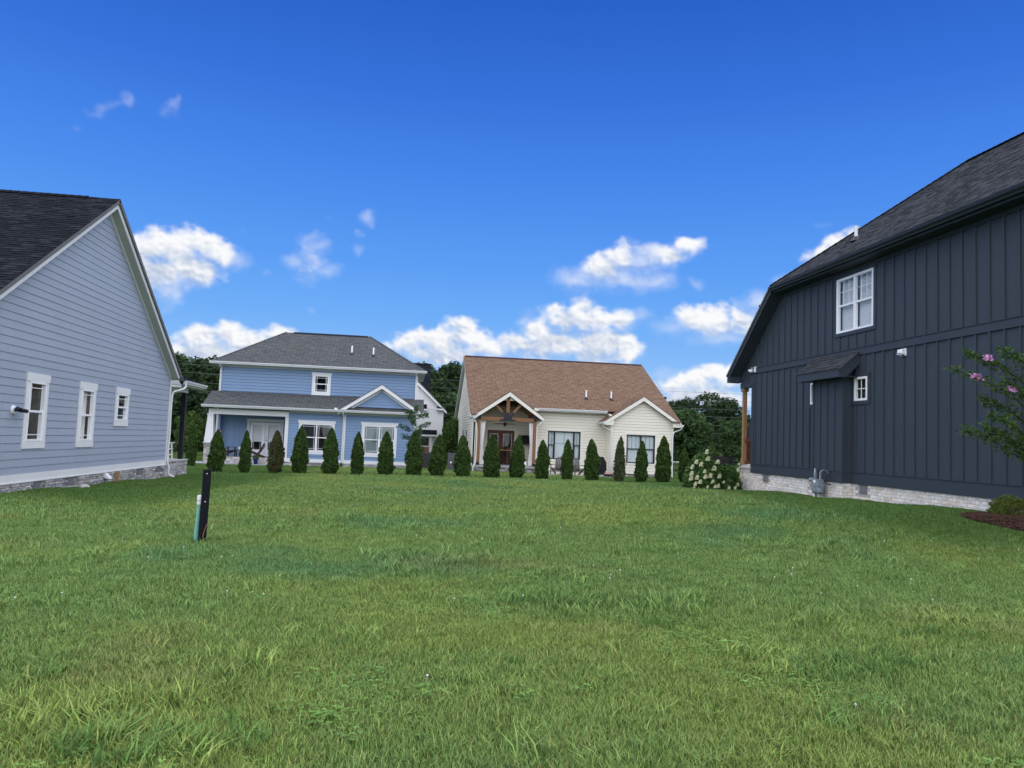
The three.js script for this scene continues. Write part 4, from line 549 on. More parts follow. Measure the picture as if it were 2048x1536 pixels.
  const W = x1 - x0;
  roofPlane(h, roof, [x0, yAt(-46.65), -46.65], [1, 0, 0], [0, rs, -1], [[0, 0], [W, 0], [W, Lm - 1.05 * kMid], [0, Lm - 1.05 * kMid]], brownTones, { seed: 111, deck: 0.06, wide: [0.16, 0.36] });
  roofPlane(h, roof, [x0, eY, eZ], [1, 0, 0], [0, rs, -1], [[0, 0], [0.33, 0], [1.1, 1.05 * kMid], [0, 1.05 * kMid]], brownTones, { seed: 112, deck: 0.06 }); 
  roofPlane(h, roof, [x1 - 0.5, eY, eZ], [1, 0, 0], [0, rs, -1], [[0, 0], [0.5, 0], [0.5, 1.05 * kMid], [0, 1.05 * kMid]], brownTones, { seed: 113, deck: 0.06 });
  roofPlane(h, roof, [x1, eY, rz * 2 - eZ], [-1, 0, 0], [0, rs, 1], [[0, 0], [W, 0], [W, Lm], [0, Lm]], brownTones, { seed: 114, deck: 0.06, wide: [0.8, 1.6] });
  ridgeCaps(roof, [x0 + 0.1, rY + 0.02, rz], [x1 - 0.1, rY + 0.02, rz], [[0.07, 0.035, 0.03]], 115, 0.16, 0.1);
  gutterRun(h, [7.9, 3.45, -46.62], [12.2, 3.45, -46.62], [0, 1], M.gutter, 0.14);
  ventPipe(h, 11.2, yAt(-48.2) + 0.0, -48.2, 0.55, null); ventPipe(h, 12.85, yAt(-48.2), -48.2, 0.55, null);
  // wing roof
  { const wx = 14.27, wy = 4.55, ws = 0.655, wh = 2.46, wz = -45.7, wr = part(h, 'wing_roof', [1, -1].map((q) => prism(wallZ(wz - 0.05), q > 0 ? [[wx, wy - 0.28], [wx + wh, wy - wh * ws - 0.25], [wx + wh, wy - wh * ws - 0.02], [wx, wy - 0.02]] : [[wx - wh, wy - wh * ws - 0.25], [wx, wy - 0.28], [wx, wy - 0.02], [wx - wh, wy - wh * ws - 0.02]], 0.045, 0, true)), M.creamTrim);
    part(wr, 'soffit', [box(11.84, 12.3, 2.72, 2.74, -47.0, wz), box(16.25, 16.7, 2.72, 2.74, -47.0, wz), prism(wallZ(wz - 0.06), [[11.84, 2.72], [12.4, 2.72], [12.4, 3.08], [11.84, 2.74]], 0.03, 0, true), prism(wallZ(wz - 0.06), [[16.15, 2.72], [16.7, 2.72], [16.7, 2.76], [16.15, 3.08]], 0.03, 0, true)], M.creamTrim);
    for (const q of [1, -1]) { const d = 3.4, Lr = Math.hypot(wh, wh * ws); roofPlane(h, wr, q > 0 ? [wx + wh, wy - wh * ws, wz] : [wx - wh, wy - wh * ws, wz - d], q > 0 ? [0, 0, -1] : [0, 0, 1], [-q, ws, 0], [[0, 0], [d, 0], [d, Lr], [0, Lr]], brownTones, { seed: 123 + q, deck: 0.03, wide: [0.18, 0.4] }); }
    gutterRun(h, [11.82, 2.78, -47.0], [11.82, 2.78, -45.65], [-1, 0], M.gutter, 0.12); gutterRun(h, [16.72, 2.78, -49.5], [16.72, 2.78, -45.65], [1, 0], M.gutter, 0.12); gutterRun(h, [3.87, 2.8, -48.5], [3.87, 2.8, -45.7], [-1, 0], M.gutter, 0.12); }
  spout(h, [[11.76, 2.78, -45.85], [11.78, 2.66, -45.88], [12.0, 2.5, -45.95], [12.28, 2.4, -45.94], [12.33, 2.25, -45.93], [12.33, -0.35, -45.93]], M.white);
  spout(h, [[16.8, 2.8, -45.85], [16.76, 2.66, -45.88], [16.5, 2.5, -45.95], [16.3, 2.42, -45.94], [16.24, 2.25, -45.93], [16.24, -0.35, -45.93]], M.white);
  spout(h, [[3.8, 2.8, -45.8], [3.85, 2.66, -45.85], [3.98, 2.56, -45.95], [4.03, 2.4, -45.95], [4.03, 0.1, -45.95], [3.92, -0.1, -45.9], [3.92, -0.38, -45.9]], M.white);
  spout(h, [[8.02, 2.78, -45.75], [8.0, 2.66, -45.8], [7.8, 2.55, -45.92], [7.74, 2.4, -45.95], [7.72, 0.05, -45.95]], M.white);
  // left side wall
  const side = [[-61.9, -0.22], [-46, -0.22], [-46, 2.85], [-54, rY - 0.24], [-61.9, 2.85]], FL = wallNX(3.85), sh = [[-51.2, -50.6, 0.7, 2.1], [-54.4, -53.8, 0.7, 2.1]];
  sheathing(h, FL, side, sh, M.sheath, 'wall', -0.1); laps(h, FL, side, sh.map(([a, b, c, d]) => [a - 0.05, b + 0.05, c - 0.05, d + 0.05]), -0.22, ex, M.creamSiding, 0.028, 0.01);
  for (const w of sh) glazing(h, FL, ...w, { ...bo, units: 1, nbar: 1 });
  part(h, 'corner_board', bx(FL, -46.14, -45.98, -0.22, 2.8, 0, 0.03), M.creamTrim);
  part(h, 'wall', [prism(wallPX(16.25), [[46, -0.22], [61.9, -0.22], [61.9, 2.85], [54, rY - 0.24], [46, 2.85]], 0, -0.14, true), box(3.99, 16.1, -0.22, 2.9, -62, -61.86), box(3.99, 16.1, 3.15, 3.2, -61.8, -48.8), box(7.82, 16.1, 3.05, 3.1, -48.9, -47.3), box(3.95, 16.1, -0.4, -0.3, -61.8, -46.3)], M.creamSiding);
}
// ---------------------------------------------------------------- white farmhouse between them
{
  const h = thing('white_house', 'white board-and-batten farmhouse half hidden behind the blue house', 'house', [-1.5, -0.5, -66]);
  const Z = -62, F = wallZ(Z), tx = 2.72, ty = 3.7, ax = -0.9, ay = ty + (tx - ax) * 0.98;
  const wall = [[-4.5, -0.3], [tx, -0.3], [tx, ty + 0.05], [ax, ay - 0.05], [-4.5, ty + 0.05]];
  part(h, 'wall', [prism(F, wall, 0, -0.15, true), box(tx - 0.15, tx, -0.3, 3.7, -70, -62.15), box(-4.5, tx, -0.3, 3.7, -70.15, -70)], M.farmWhite);
  for (let x = 0.3; x < tx - 0.1; x += 0.4) part(h, 'batten', bx(F, x - 0.025, x + 0.025, -0.2, ay - (x - ax) * 0.98 - 0.2, 0, 0.02), M.farmWhite);
  part(h, 'corner_board', bx(F, tx - 0.12, tx + 0.02, -0.3, ty, 0, 0.03), M.farmWhite);
  part(h, 'belt_board', bx(F, -1, tx, 3.78, 3.84, 0, 0.03), M.farmWhite);
  const roof = part(h, 'roof', [prism(wallZ(-61.75), [[ax, ay - 0.2], [tx + 0.25, ty - 0.25], [tx + 0.25, ty - 0.02], [ax, ay]], 0.03, 0, true), prism(wallZ(-61.75), [[-4.75, ty - 0.25], [ax, ay - 0.2], [ax, ay], [-4.75, ty - 0.02]], 0.03, 0, true)], M.farmWhite);
  const L = (tx + 0.3 - ax) * Math.hypot(1, 0.98);
  roofPlane(h, roof, [tx + 0.3, ty - 0.05, -61.7], [0, 0, -1], [-1, 0.98, 0], [[0, 0], [8.4, 0], [8.4, L], [0, L]], darkTones, { seed: 131, deck: 0.06, wide: [0.4, 0.8] });
  roofPlane(h, roof, [-4.85, ty - 0.05, -70.1], [0, 0, 1], [1, 0.98, 0], [[0, 0], [8.4, 0], [8.4, L], [0, L]], darkTones, { seed: 132, deck: 0.06, wide: [0.6, 1.2] });
  const tall = part(h, 'main_roof', [prism(wallPX(1.5), [[67.5, 3.4], [73, 3.4], [71.5, 8.2], [71, 8.2]], 0, -0.2, true)], M.farmWhite);
  roofPlane(h, tall, [-6, 3.5, -66.5], [1, 0, 0], [0, 1.05, -1], [[0, 0], [7.75, 0], [7.75, 6.6], [0, 6.6]], darkTones, { seed: 133, deck: 0.2, wide: [0.4, 0.8] });
  for (const [a, b, y, t] of [[0.5, 1.38, 3.78, 0.36], [2.18, 2.62, 3.86, 0.17], [0.7, 2.27, 1.75, 0.36]]) { const p = part(h, 'pent_roof', [bx(F, a - 0.02, b + 0.02, y - 0.14, y - 0.02, 0, 0.5)], M.farmWhite); roofPlane(h, p, [a, y, Z + 0.52], [1, 0, 0], [0, t, -0.5], [[0, 0], [b - a, 0], [b - a, Math.hypot(t, 0.5)], [0, Math.hypot(t, 0.5)]], darkTones, { seed: 134 + Math.round(a * 10), deck: 0.02, wide: [0.2, 0.4] }); }
  part(h, 'porch_post', [bx(F, 1.72, 1.84, -0.4, 1.62, 0.3, 0.42)], M.farmWhite);
  part(h, 'porch_screen', [bx(F, 0.6, 1.7, -0.4, 0.75, 0.3, 0.34)], M.cedar); const pw = part(h, 'window', bx(F, 1.0, 1.66, 0.85, 1.5, 0, 0.03), M.mahogany); part(pw, 'pane', bx(F, 1.08, 1.58, 0.93, 1.42, 0.03, 0.036), M.black);
}

// ---- plants
let leafMatA, leafMatB;
function leafMesh(n, place, shape, seed) {   // n leaves merged; place(r) -> [pos, outward normal, size, colour]
  const r = rngOf(seed), P = [], N = [], K = [], U = [], q = new THREE.Quaternion(), t = V(0, 0, 0), up = V(0, 0, 1);
  for (let i = 0; i < n; i++) {
    const o = place(r, i); if (!o) continue; const [pos, nor, size, col] = o;
    q.setFromUnitVectors(up, nor); const spin = new THREE.Quaternion().setFromAxisAngle(up, r() * 6.283); q.multiply(spin);
    for (const tri of shape) for (const p of tri) { t.set(p[0] * size, p[1] * size, p[2] * size).applyQuaternion(q); P.push(pos.x + t.x, pos.y + t.y, pos.z + t.z); K.push(...col); U.push(p[0], p[1]); }
  }
  const g = new THREE.BufferGeometry(); g.setAttribute('position', new THREE.Float32BufferAttribute(P, 3)); g.setAttribute('uv', new THREE.Float32BufferAttribute(U, 2)); g.setAttribute('color', new THREE.Float32BufferAttribute(K, 3)); g.computeVertexNormals(); return g;
}
const LEAF = [[[0, -1, 0], [0.42, 0, 0.1], [-0.42, 0, 0.1]], [[0.42, 0, 0.1], [0, 1, -0.08], [-0.42, 0, 0.1]]];
const CLUMP = [[[0, -1, 0], [0.8, -0.1, 0.25], [-0.1, 0.2, 0]], [[0.1, 0.1, 0.1], [0.55, 0.9, -0.1], [-0.5, 0.7, 0.2]], [[-0.9, -0.3, -0.15], [0, -0.1, 0.1], [-0.5, 0.8, 0]]];
const SPRAY = [[[-0.32, -0.7, 0], [0.32, -0.6, 0.05], [0, 1, 0.12]], [[-0.1, -0.4, 0.1], [0.62, 0.1, -0.05], [0.18, 0.62, 0.1]], [[0.1, -0.4, 0.1], [-0.15, 0.55, 0.1], [-0.6, 0.15, -0.05]]];
const leafMat = (t = 0.25) => new THREE.MeshPhysicalMaterial({ color: 0xffffff, vertexColors: true, roughness: 0.85, side: THREE.DoubleSide, transmission: t, thickness: 0, specularIntensity: 0.2 });
const solidLeaf = mat([1, 1, 1], { vertexColors: true, roughness: 0.85 });
const tone = (r, c, v = 0.3) => { const k = 1 - v / 2 + v * r(); return [c[0] * k * (0.92 + 0.16 * r()), c[1] * k, c[2] * k * (0.9 + 0.2 * r())]; };
const ranNormal = (r, out, w) => V(r() * 2 - 1, r() * 2 - 1, r() * 2 - 1).normalize().multiplyScalar(1 - w).add(out.clone().multiplyScalar(w)).normalize();
// arborvitae: narrow flame-shaped evergreens, base at y = 0, height 1
function arborCrown(seed, lean = 0, sparse = 1, twin = 0, colours = [[0.046, 0.09, 0.02], [0.062, 0.112, 0.022], [0.034, 0.07, 0.018]]) {
  const prof = (t) => (t < 0.12 ? 0.75 + 2.0 * t : t < 0.45 ? 0.99 : Math.pow(1 - (t - 0.45) / 0.55, 0.58) * 0.99) , bump = (a, t) => 1 + 0.22 * vn(a * 1.6 + seed * 7, t * 7 + seed) + 0.16 * vn(a * 5, t * 18 + seed);
  return leafMesh(Math.round(8200 * sparse), (r) => {
    let t = Math.pow(r(), 0.85), top = 0; const a = r() * 6.283, deep = Math.pow(r(), 0.3); let rad = prof(t) * bump(a, t) * 0.215 * deep, cx = lean * t, hgt = 1;
    if (twin && r() < 0.4) { hgt = 0.9; cx += 0.075 * t * twin; rad *= 0.72; }
    const y = 0.035 + t * 0.965 * hgt + (r() - 0.5) * 0.02, out = V(Math.cos(a), 0.55, Math.sin(a)).normalize();
    return [V(cx + Math.cos(a) * rad, y, Math.sin(a) * rad), ranNormal(r, out, 0.2), 0.02 + 0.026 * r(), tone(r, colours[Math.floor(r() * colours.length)], 0.55)];
  }, SPRAY, seed);
}
{
  const variants = [arborCrown(1), arborCrown(2, 0.02), arborCrown(3, -0.015, 1, 1), arborCrown(4, 0.01, 1, -1), arborCrown(5, 0, 0.75, 0, [[0.075, 0.078, 0.03], [0.09, 0.07, 0.034], [0.045, 0.075, 0.024]]), arborCrown(6, 0, 0.5, 0, [[0.07, 0.1, 0.036], [0.085, 0.085, 0.042], [0.05, 0.085, 0.03]])];
  const trunk = merge([stick([0, -0.02, 0], [0, 0.5, 0], 0.022, 0.014, 7), stick([0, 0.5, 0], [0, 0.97, 0], 0.014, 0.003, 6)]);
  const r = rngOf(404), row = [ // x, height, girth, kind, depth
    [-8.92, 2.02, 0.72, 3, 38], [-7.6, 2.0, 0.6, 1, 38], [-6.2, 2.0, 0.74, 4, 38], [-5.06, 2.25, 0.72, 0, 38], [-3.65, 2.12, 0.74, 1, 38], [-2.36, 2.02, 0.72, 0, 38], [-1.0, 2.02, 0.82, 1, 38], [0.33, 2.1, 0.82, 0, 38], [1.48, 1.98, 0.8, 3, 38], [2.74, 2.02, 0.78, 1, 38], [4.16, 2.0, 0.86, 0, 38], [5.42, 2.02, 0.8, 1, 38], [6.7, 1.98, 0.84, 2, 38], [7.93, 1.9, 0.74, 0, 38], [9.27, 1.98, 0.84, 2, 38], [10.64, 2.18, 0.55, 5, 38], [11.8, 1.98, 0.76, 1, 38], [12.96, 2.38, 0.8, 0, 38], [14.15, 1.86, 0.76, 1, 38], [15.7, 1.75, 0.7, 0, 38], [-11.35, 2.1, 0.55, 0, 43]];
  const front = ['before the stone pier of the blue house porch', 'before the gap between the brown porch chairs', '', 'before the left half of the darker blue house window', 'before the bare blue siding left of the downspout', 'just right of the blue house downspout', 'before the pale-blinded blue house window', 'sharing its spot with the thin young tree', 'before the brown-grey air conditioner', 'before the left wall of the cream house', 'before the wooden doors of the timbered porch', 'under the porch television', 'with twin tips by the right timber post', 'before the wide black-framed window', 'with twin tips left of the covered grill', '', 'before the two-part black-framed window', '', 'just past the right end of the cream house', 'rising behind the hydrangea blooms'];
  row.forEach(([x, hh, rad, v, z], i) => {
    const label = v === 4 ? 'browning arborvitae in front of the white french doors' : v === 5 ? 'thin sparse arborvitae in front of the black grill' : i === 20 ? 'slim arborvitae beyond the black post of the grey house porch' : i === 17 ? 'tallest arborvitae, before the right corner of the cream house' : 'dark green arborvitae ' + front[i];
    const t = thing('arborvitae', label, 'shrub', [x, ground(x, -z) - 0.02, -z + (r() - 0.5) * 0.2], { local: true, group: v < 4 && i !== 20 && i !== 17 ? 'row of arborvitae' : undefined, turn: v === 2 || v === 3 ? 0 : r() * 6 });
    part(t, 'crown', variants[v], leafMatA ??= leafMat(0.15)).userData = {}; part(t, 'trunk', trunk, M.bark); t.scale.set(hh * rad * (0.93 + 0.22 * r()), hh * (0.97 + 0.09 * r()), hh * rad * (0.93 + 0.22 * r())); t.rotation.z = (r() - 0.5) * 0.07;
  });
}
// broad trees: tapered trunk, limbs, crown of leaf clumps round the limb ends
function broadTree(seed, { h = 10, spread = 4, lobes = 16, n = 7000, leaf = 0.24, base = 0.28, colours, conic = 0, trunkR = 0.18 }) {
  const r = rngOf(seed), L = [], wood = [];
  for (let i = 0; i < lobes; i++) { const t = (i + 0.5) / lobes, a = i * 2.4 + r(), y = h * (base + (0.94 - base) * t), k = conic ? (1 - t) * 0.95 + 0.08 : Math.sqrt(Math.max(0.05, 1 - (t * 1.55 - 0.6) ** 2)), d = spread * k * (0.35 + 0.5 * r()); L.push([V(Math.cos(a) * d, y, Math.sin(a) * d), spread * (0.26 + 0.24 * r()) * (conic ? 0.55 + 0.6 * (1 - t) : 1)]); }
  L.push([V(0, h * 0.62, 0), spread * 0.55]);
  wood.push(tube([[0, -0.3, 0], [0.08, h * 0.25, 0.05], [-0.05, h * 0.55, 0], [0, h * 0.86, 0.02]], trunkR, 8, 10, 0.18));
  for (const [c] of L.slice(0, lobes)) { const y0 = Math.max(h * 0.16, c.y - spread * 0.45); wood.push(tube([[0, y0, 0], [c.x * 0.5, mix(y0, c.y, 0.65), c.z * 0.5], [c.x, c.y, c.z]], trunkR * 0.34, 5, 6, 0.25)); }
  const tot = L.reduce((s, l) => s + l[1] ** 2, 0), pick = (x) => { x *= tot; for (const l of L) { x -= l[1] ** 2; if (x < 0) return l; } return L[0]; };
  const crown = leafMesh(n, (q) => { const [c, R] = pick(q()), out = V(q() * 2 - 1, q() * 2 - 0.85, q() * 2 - 1).normalize(), rad = R * (0.55 + 0.5 * Math.pow(q(), 0.6)) * (1 + 0.28 * vn(out.x * 3 + c.x, out.y * 3 + c.y + out.z * 2)); const p = c.clone().addScaledVector(out, rad); p.y = c.y + (p.y - c.y) * 0.8; if (p.y < h * 0.1) return null; return [p, ranNormal(q, out.clone().setY(out.y + 0.4).normalize(), 0.5), leaf * (0.6 + 0.8 * q()), tone(q, colours[Math.floor(q() * colours.length)], 0.5)]; }, CLUMP, seed + 1);
  return [merge(wood), crown];
}
const deep = [[0.027, 0.05, 0.019], [0.035, 0.064, 0.022], [0.021, 0.042, 0.018]], mid = [[0.042, 0.082, 0.027], [0.052, 0.1, 0.03], [0.034, 0.068, 0.025]], fresh = [[0.06, 0.11, 0.025], [0.075, 0.12, 0.03], [0.045, 0.09, 0.022]];
{
  const kinds = { oak: broadTree(201, { h: 10, spread: 4.4, lobes: 22, n: 11000, leaf: 0.24, base: 0.16, colours: deep }), elm: broadTree(202, { h: 10, spread: 3.6, lobes: 18, n: 9000, leaf: 0.22, base: 0.14, colours: mid }), pine: broadTree(203, { h: 10, spread: 3.0, lobes: 22, n: 9000, leaf: 0.22, base: 0.08, conic: 1, colours: [[0.065, 0.12, 0.036], [0.08, 0.14, 0.04], [0.052, 0.1, 0.032]] }), open: broadTree(204, { h: 10, spread: 4.2, lobes: 13, n: 5200, leaf: 0.24, base: 0.3, colours: deep }), bush: broadTree(205, { h: 10, spread: 5.2, lobes: 14, n: 6000, leaf: 0.4, base: 0.08, colours: fresh }) };
  const place = (kind, name, label, x, z, hgt, wide, turn, group) => { const t = thing(name, label, 'tree', [x, ground(x, z) - 0.05, z], { local: true, turn, group }); part(t, 'trunk', kinds[kind][0], M.bark); part(t, 'crown', kinds[kind][1], leafMatB ??= leafMat(0.12)); t.scale.set(hgt / 10 * wide, hgt / 10, hgt / 10 * wide); };
  const wl = 'dense dark tree in the wood behind the grey house porch', wm = 'dark broadleaf tree in the wood behind the white farmhouse';
  for (const [k, x, z, hh, w, t] of [['oak', -27.5, -84, 10.4, 1.2, 0.3], ['elm', -23.5, -86, 9.8, 1.2, 1.2], ['oak', -20.2, -84, 8.9, 1.1, 2.2], ['oak', -16.4, -88, 8.6, 1.3, 4], ['elm', -25, -76, 6.2, 1.5, 5], ['oak', -20.5, -75, 5.8, 1.5, 0.8], ['elm', -32, -90, 11, 1.2, 3]]) place(k, 'wood_tree', wl, x, z, hh, w, t, 'wood on the left');
  for (const [k, x, z, hh, w, t] of [['oak', -2.2, -90, 10.4, 1.1, 1], ['elm', 1.4, -86, 10.0, 1.2, 2.1], ['oak', 5.1, -87, 10.1, 1.15, 3.3], ['elm', 3.2, -78, 6.6, 1.5, 4.4], ['oak', 8.6, -92, 9.4, 1.2, 5.2], ['oak', 13, -95, 9.5, 1.2, 0.2]]) place(k, 'wood_tree', wm, x, z, hh, w, t, 'wood behind the farmhouse');
  place('open', 'oak_tree', 'open-crowned oak with sky gaps rising above the other trees by the navy house', 35.6, -86, 8.1, 1.05, 0.5);
  place('open', 'oak_tree', 'loose-crowned oak showing over the end of the brown roof', 30.4, -92, 7.9, 0.85, 2.4);
  place('oak', 'oak_tree', 'round dark oak between the two open oaks', 32.9, -90, 7.7, 0.8, 4.4);
  place('pine', 'sweetgum_tree', 'cone-shaped lighter green tree right of the brown-roofed house', 27.4, -70, 5.7, 1.0, 1.2);
  place('elm', 'maple_tree', 'leafy tree against the right end wall of the cream house', 24.2, -66, 5.4, 1.3, 3.0);
  place('elm', 'maple_tree', 'mid-green round tree seen beside the porch post of the navy house', 32.2, -74, 5.0, 1.05, 4.6);
  place('oak', 'oak_tree', 'far oak whose crown is cut by the porch post of the navy house', 39.6, -88, 6.0, 0.8, 5.4);
  place('oak', 'clipped_evergreen', 'low dark rounded evergreen below the far chimney', 35.2, -84, 4.2, 0.8, 1.0);
  place('bush', 'shrub_tree', 'bright green bushy shrub left of the cream house corner', 3.3, -60, 3.3, 0.62, 0.4);
  place('bush', 'shrub_tree', 'loose hedge shrub behind the white chair on the grey house porch', -16.2, -60, 3.0, 0.8, 2.0);
  place('bush', 'shrub_tree', 'hedge shrub growing beside the stone pier of the blue house porch', -14.4, -62, 3.4, 0.7, 3.0);
}
// young tree before the blue house corner
function twiggy(seed, limbs, leavesPer, leafSize, colours, spreadR) {
  const r = rngOf(seed), wood = [], pts = [];
  for (const [path, rad] of limbs) { wood.push(tube(path, rad, 6, path.length * 5, 0.3)); const c = new THREE.CatmullRomCurve3(path.map((p) => V(...p)), false, 'centripetal'); for (let i = 0; i < 40; i++) pts.push([c.getPoint(0.25 + 0.75 * i / 39), 0.25 + 0.75 * i / 39]); }
  return [merge(wood), leafMesh(pts.length * leavesPer, (q, i) => { const [p, t] = pts[Math.floor(q() * pts.length)], o = V(q() * 2 - 1, q() * 2 - 1, q() * 2 - 1).multiplyScalar(spreadR * (0.4 + 0.6 * q())); return [p.clone().add(o), ranNormal(q, V(0, 1, 0), 0.35), leafSize * (0.6 + 0.8 * q()), tone(q, colours[Math.floor(q() * colours.length)], 0.45)]; }, LEAF, seed + 3)];
}
{
  const t = thing('young_tree', 'thin young tree with airy leaves in front of the blue house corner', 'tree', [0.36, ground(0.36, -41.5) - 0.02, -41.5], { local: true });
  const limbs = [[[[0, 0, 0], [0.02, 1.2, 0], [-0.03, 2.4, 0.02], [0.02, 3.45, 0]], 0.035]]; const r = rngOf(88);
  for (let i = 0; i < 14; i++) { const y = 1.0 + i * 0.17, a = i * 2.3, d = 1.0 - Math.abs(y - 2.2) * 0.42 + 0.1 * r(); limbs.push([[[0, y, 0], [Math.cos(a) * d * 0.5, y + 0.18, Math.sin(a) * d * 0.5], [Math.cos(a) * d, y + 0.3 + 0.2 * r() - 0.1, Math.sin(a) * d]], 0.012]); }
  const [w, c] = twiggy(89, limbs, 4, 0.062, [[0.05, 0.1, 0.04], [0.06, 0.12, 0.045], [0.04, 0.085, 0.035]], 0.17); part(t, 'trunk', w, M.bark); part(t, 'crown', c, leafMat(0.3)); t.scale.set(0.88, 1, 0.88);
}
{ // crepe myrtle leaning in past the corner of the navy house
  const t = thing('crepe_myrtle', 'crepe myrtle with pink blossoms in front of the navy house wall', 'tree', [10.6, ground(10.6, -11.2) - 0.02, -11.2], { local: true });
  const end = (x, y, z) => [x - 10.6, y - 0.4, z + 11.2], limbs = [[[[0, 0, 0], [-0.02, 0.9, 0], [0.05, 1.6, 0.05], [0.1, 2.4, 0]], 0.04], [[[0.1, 0, 0.05], [0.25, 1, 0.1], [0.5, 2, 0.1], [0.7, 3.2, 0.1]], 0.035]];
  const tips = [end(8.45, 2.98, -11.05), end(8.78, 3.28, -11.2), end(9.2, 3.32, -10.9), end(9.0, 2.1, -11.1), end(8.9, 2.28, -10.8), end(8.75, 2.05, -11.2), end(9.3, 2.6, -11.5), end(9.7, 3.1, -10.6), end(9.4, 2.3, -10.5), end(9.9, 3.5, -11), end(9.35, 2.85, -11.1), end(9.6, 1.95, -11.3)];
  for (const e of tips) limbs.push([[[0, 1.0 + 0.2 * (e[1] - 1.5), 0], [e[0] * 0.45, e[1] - 0.42, e[2] * 0.5], [e[0] * 0.75, e[1] - 0.14, e[2] * 0.8], e], 0.014]);
  const [w, c] = twiggy(91, limbs.slice(2), 7, 0.038, [[0.05, 0.1, 0.02], [0.062, 0.12, 0.022], [0.04, 0.085, 0.02], [0.075, 0.13, 0.026]], 0.11);
  part(t, 'trunk', merge([w, tube(limbs[0][0], 0.04, 7, 14, 0.4), tube(limbs[1][0], 0.035, 7, 14, 0.4)]), M.bark); part(t, 'foliage', c, leafMat(0.3));
  const pinks = [[0.55, 0.27, 0.5], [0.62, 0.35, 0.58], [0.48, 0.2, 0.42]]; const pm = mat([1, 1, 1], { vertexColors: true, roughness: 0.9 });
  for (const [x, y, z, s] of [[8.86, 2.88, -11.05, 0.95], [9.12, 3.2, -11.1, 0.7], [9.52, 2.72, -11.1, 0.72]]) { const p = V(...end(x, y, z)); part(t, 'blossom', leafMesh(90, (q) => { const o = V(q() * 2 - 1, q() * 2 - 1, q() * 2 - 1).multiply(V(0.09 * s, 0.055 * s, 0.07 * s)); return [p.clone().add(o), ranNormal(q, V(0, 0, 1), 0.2), 0.016 + 0.014 * q(), tone(q, pinks[Math.floor(q() * 3)], 0.3)]; }, CLUMP, 95 + Math.round(x * 10)), pm); }
}
{ // hydrangea by the navy house porch
  const bx0 = 10.55, bz = -26.3, gy = ground(bx0, bz), t = thing('hydrangea', 'leafy hydrangea bush with pale green cone blooms beside the brick porch', 'shrub', [bx0, gy - 0.02, bz], { local: true });
  const mound = (q, k = 1) => { const a = q() * 6.283, v = q(), cx = q() < 0.55 ? -0.1 : 0.75, h = cx < 0 ? 1.22 : 0.85, R = (cx < 0 ? 0.72 : 0.55) * Math.sqrt(1 - Math.pow(v, 1.7)) * k; return V(cx + Math.cos(a) * R, 0.05 + v * h * k, Math.sin(a) * R * 0.85); };
  part(t, 'foliage', leafMesh(4600, (q) => { const p = mound(q, 0.72 + 0.3 * q()), out = V(p.x, p.y * 0.6 + 0.2, p.z).normalize(); return [p, ranNormal(q, out, 0.5), 0.06 + 0.06 * q(), tone(q, [[0.07, 0.14, 0.038], [0.088, 0.165, 0.042], [0.055, 0.11, 0.032]][Math.floor(q() * 3)], 0.4)]; }, LEAF, 301), leafMat(0.25));
  part(t, 'stems', [0, 1, 2, 3, 4, 5, 6].map((i) => stick([i * 0.1 - 0.2, 0, 0], [i * 0.26 - 0.75, 0.8, Math.sin(i) * 0.3], 0.012, 0.006, 5)), M.bark);
  const r = rngOf(17), bloom = [[0.48, 0.5, 0.27], [0.58, 0.59, 0.4], [0.38, 0.43, 0.19]], bm = mat([1, 1, 1], { vertexColors: true, roughness: 0.9 });
  const heads = [[-0.02, 1.32, 0.1, 1.1], [-0.12, 1.08, 0.45, 1.2], [0.22, 0.98, 0.5, 1.1], [-0.5, 0.95, 0.35, 1.1], [-0.38, 0.88, 0.5, 1.1], [-0.62, 0.78, 0.3, 1], [0.05, 0.75, 0.62, 1.3], [-0.1, 0.5, 0.66, 1.2], [-0.28, 0.46, 0.66, 1.1], [0.25, 0.5, 0.6, 1.1], [-0.66, 0.55, 0.35, 1.1], [-0.52, 0.42, 0.5, 1.1], [-0.7, 0.38, 0.4, 1.1], [-0.45, 0.28, 0.6, 1], [-0.02, 0.3, 0.68, 1], [0.18, 0.16, 0.66, 1], [0.08, 0.14, 0.66, 0.8], [-0.58, 0.2, 0.5, 0.9], [0.4, 0.3, 0.6, 0.5], [1.15, 0.72, 0.1, 1], [1.18, 0.48, 0.2, 1], [1.22, 0.38, 0.15, 0.8], [1.0, 0.22, 0.4, 0.8], [0.9, 0.1, 0.42, 0.8], [-0.62, 0.07, 0.5, 0.7], [-0.2, 0.12, 0.66, 0.6], [0.62, 0.1, 0.55, 0.7], [-0.3, 0.64, 0.62, 0.9], [1.28, 0.6, 0.05, 0.8]];
  heads.forEach(([x, y, z, s], i) => part(t, 'bloom', leafMesh(110, (q) => { const v = q(), a = q() * 6.283, R = 0.06 * s * Math.sqrt(Math.max(0, 1 - v * v * 0.75)); return [V(x + Math.cos(a) * R + (v - 0.4) * 0.03, y + (v - 0.4) * 0.125 * s, z + Math.sin(a) * R), ranNormal(q, V(Math.cos(a), 0.4, Math.sin(a)).normalize(), 0.7), 0.02 + 0.01 * q(), tone(q, bloom[Math.floor(q() * 3)], 0.25)]; }, CLUMP, 320 + i), bm));
}
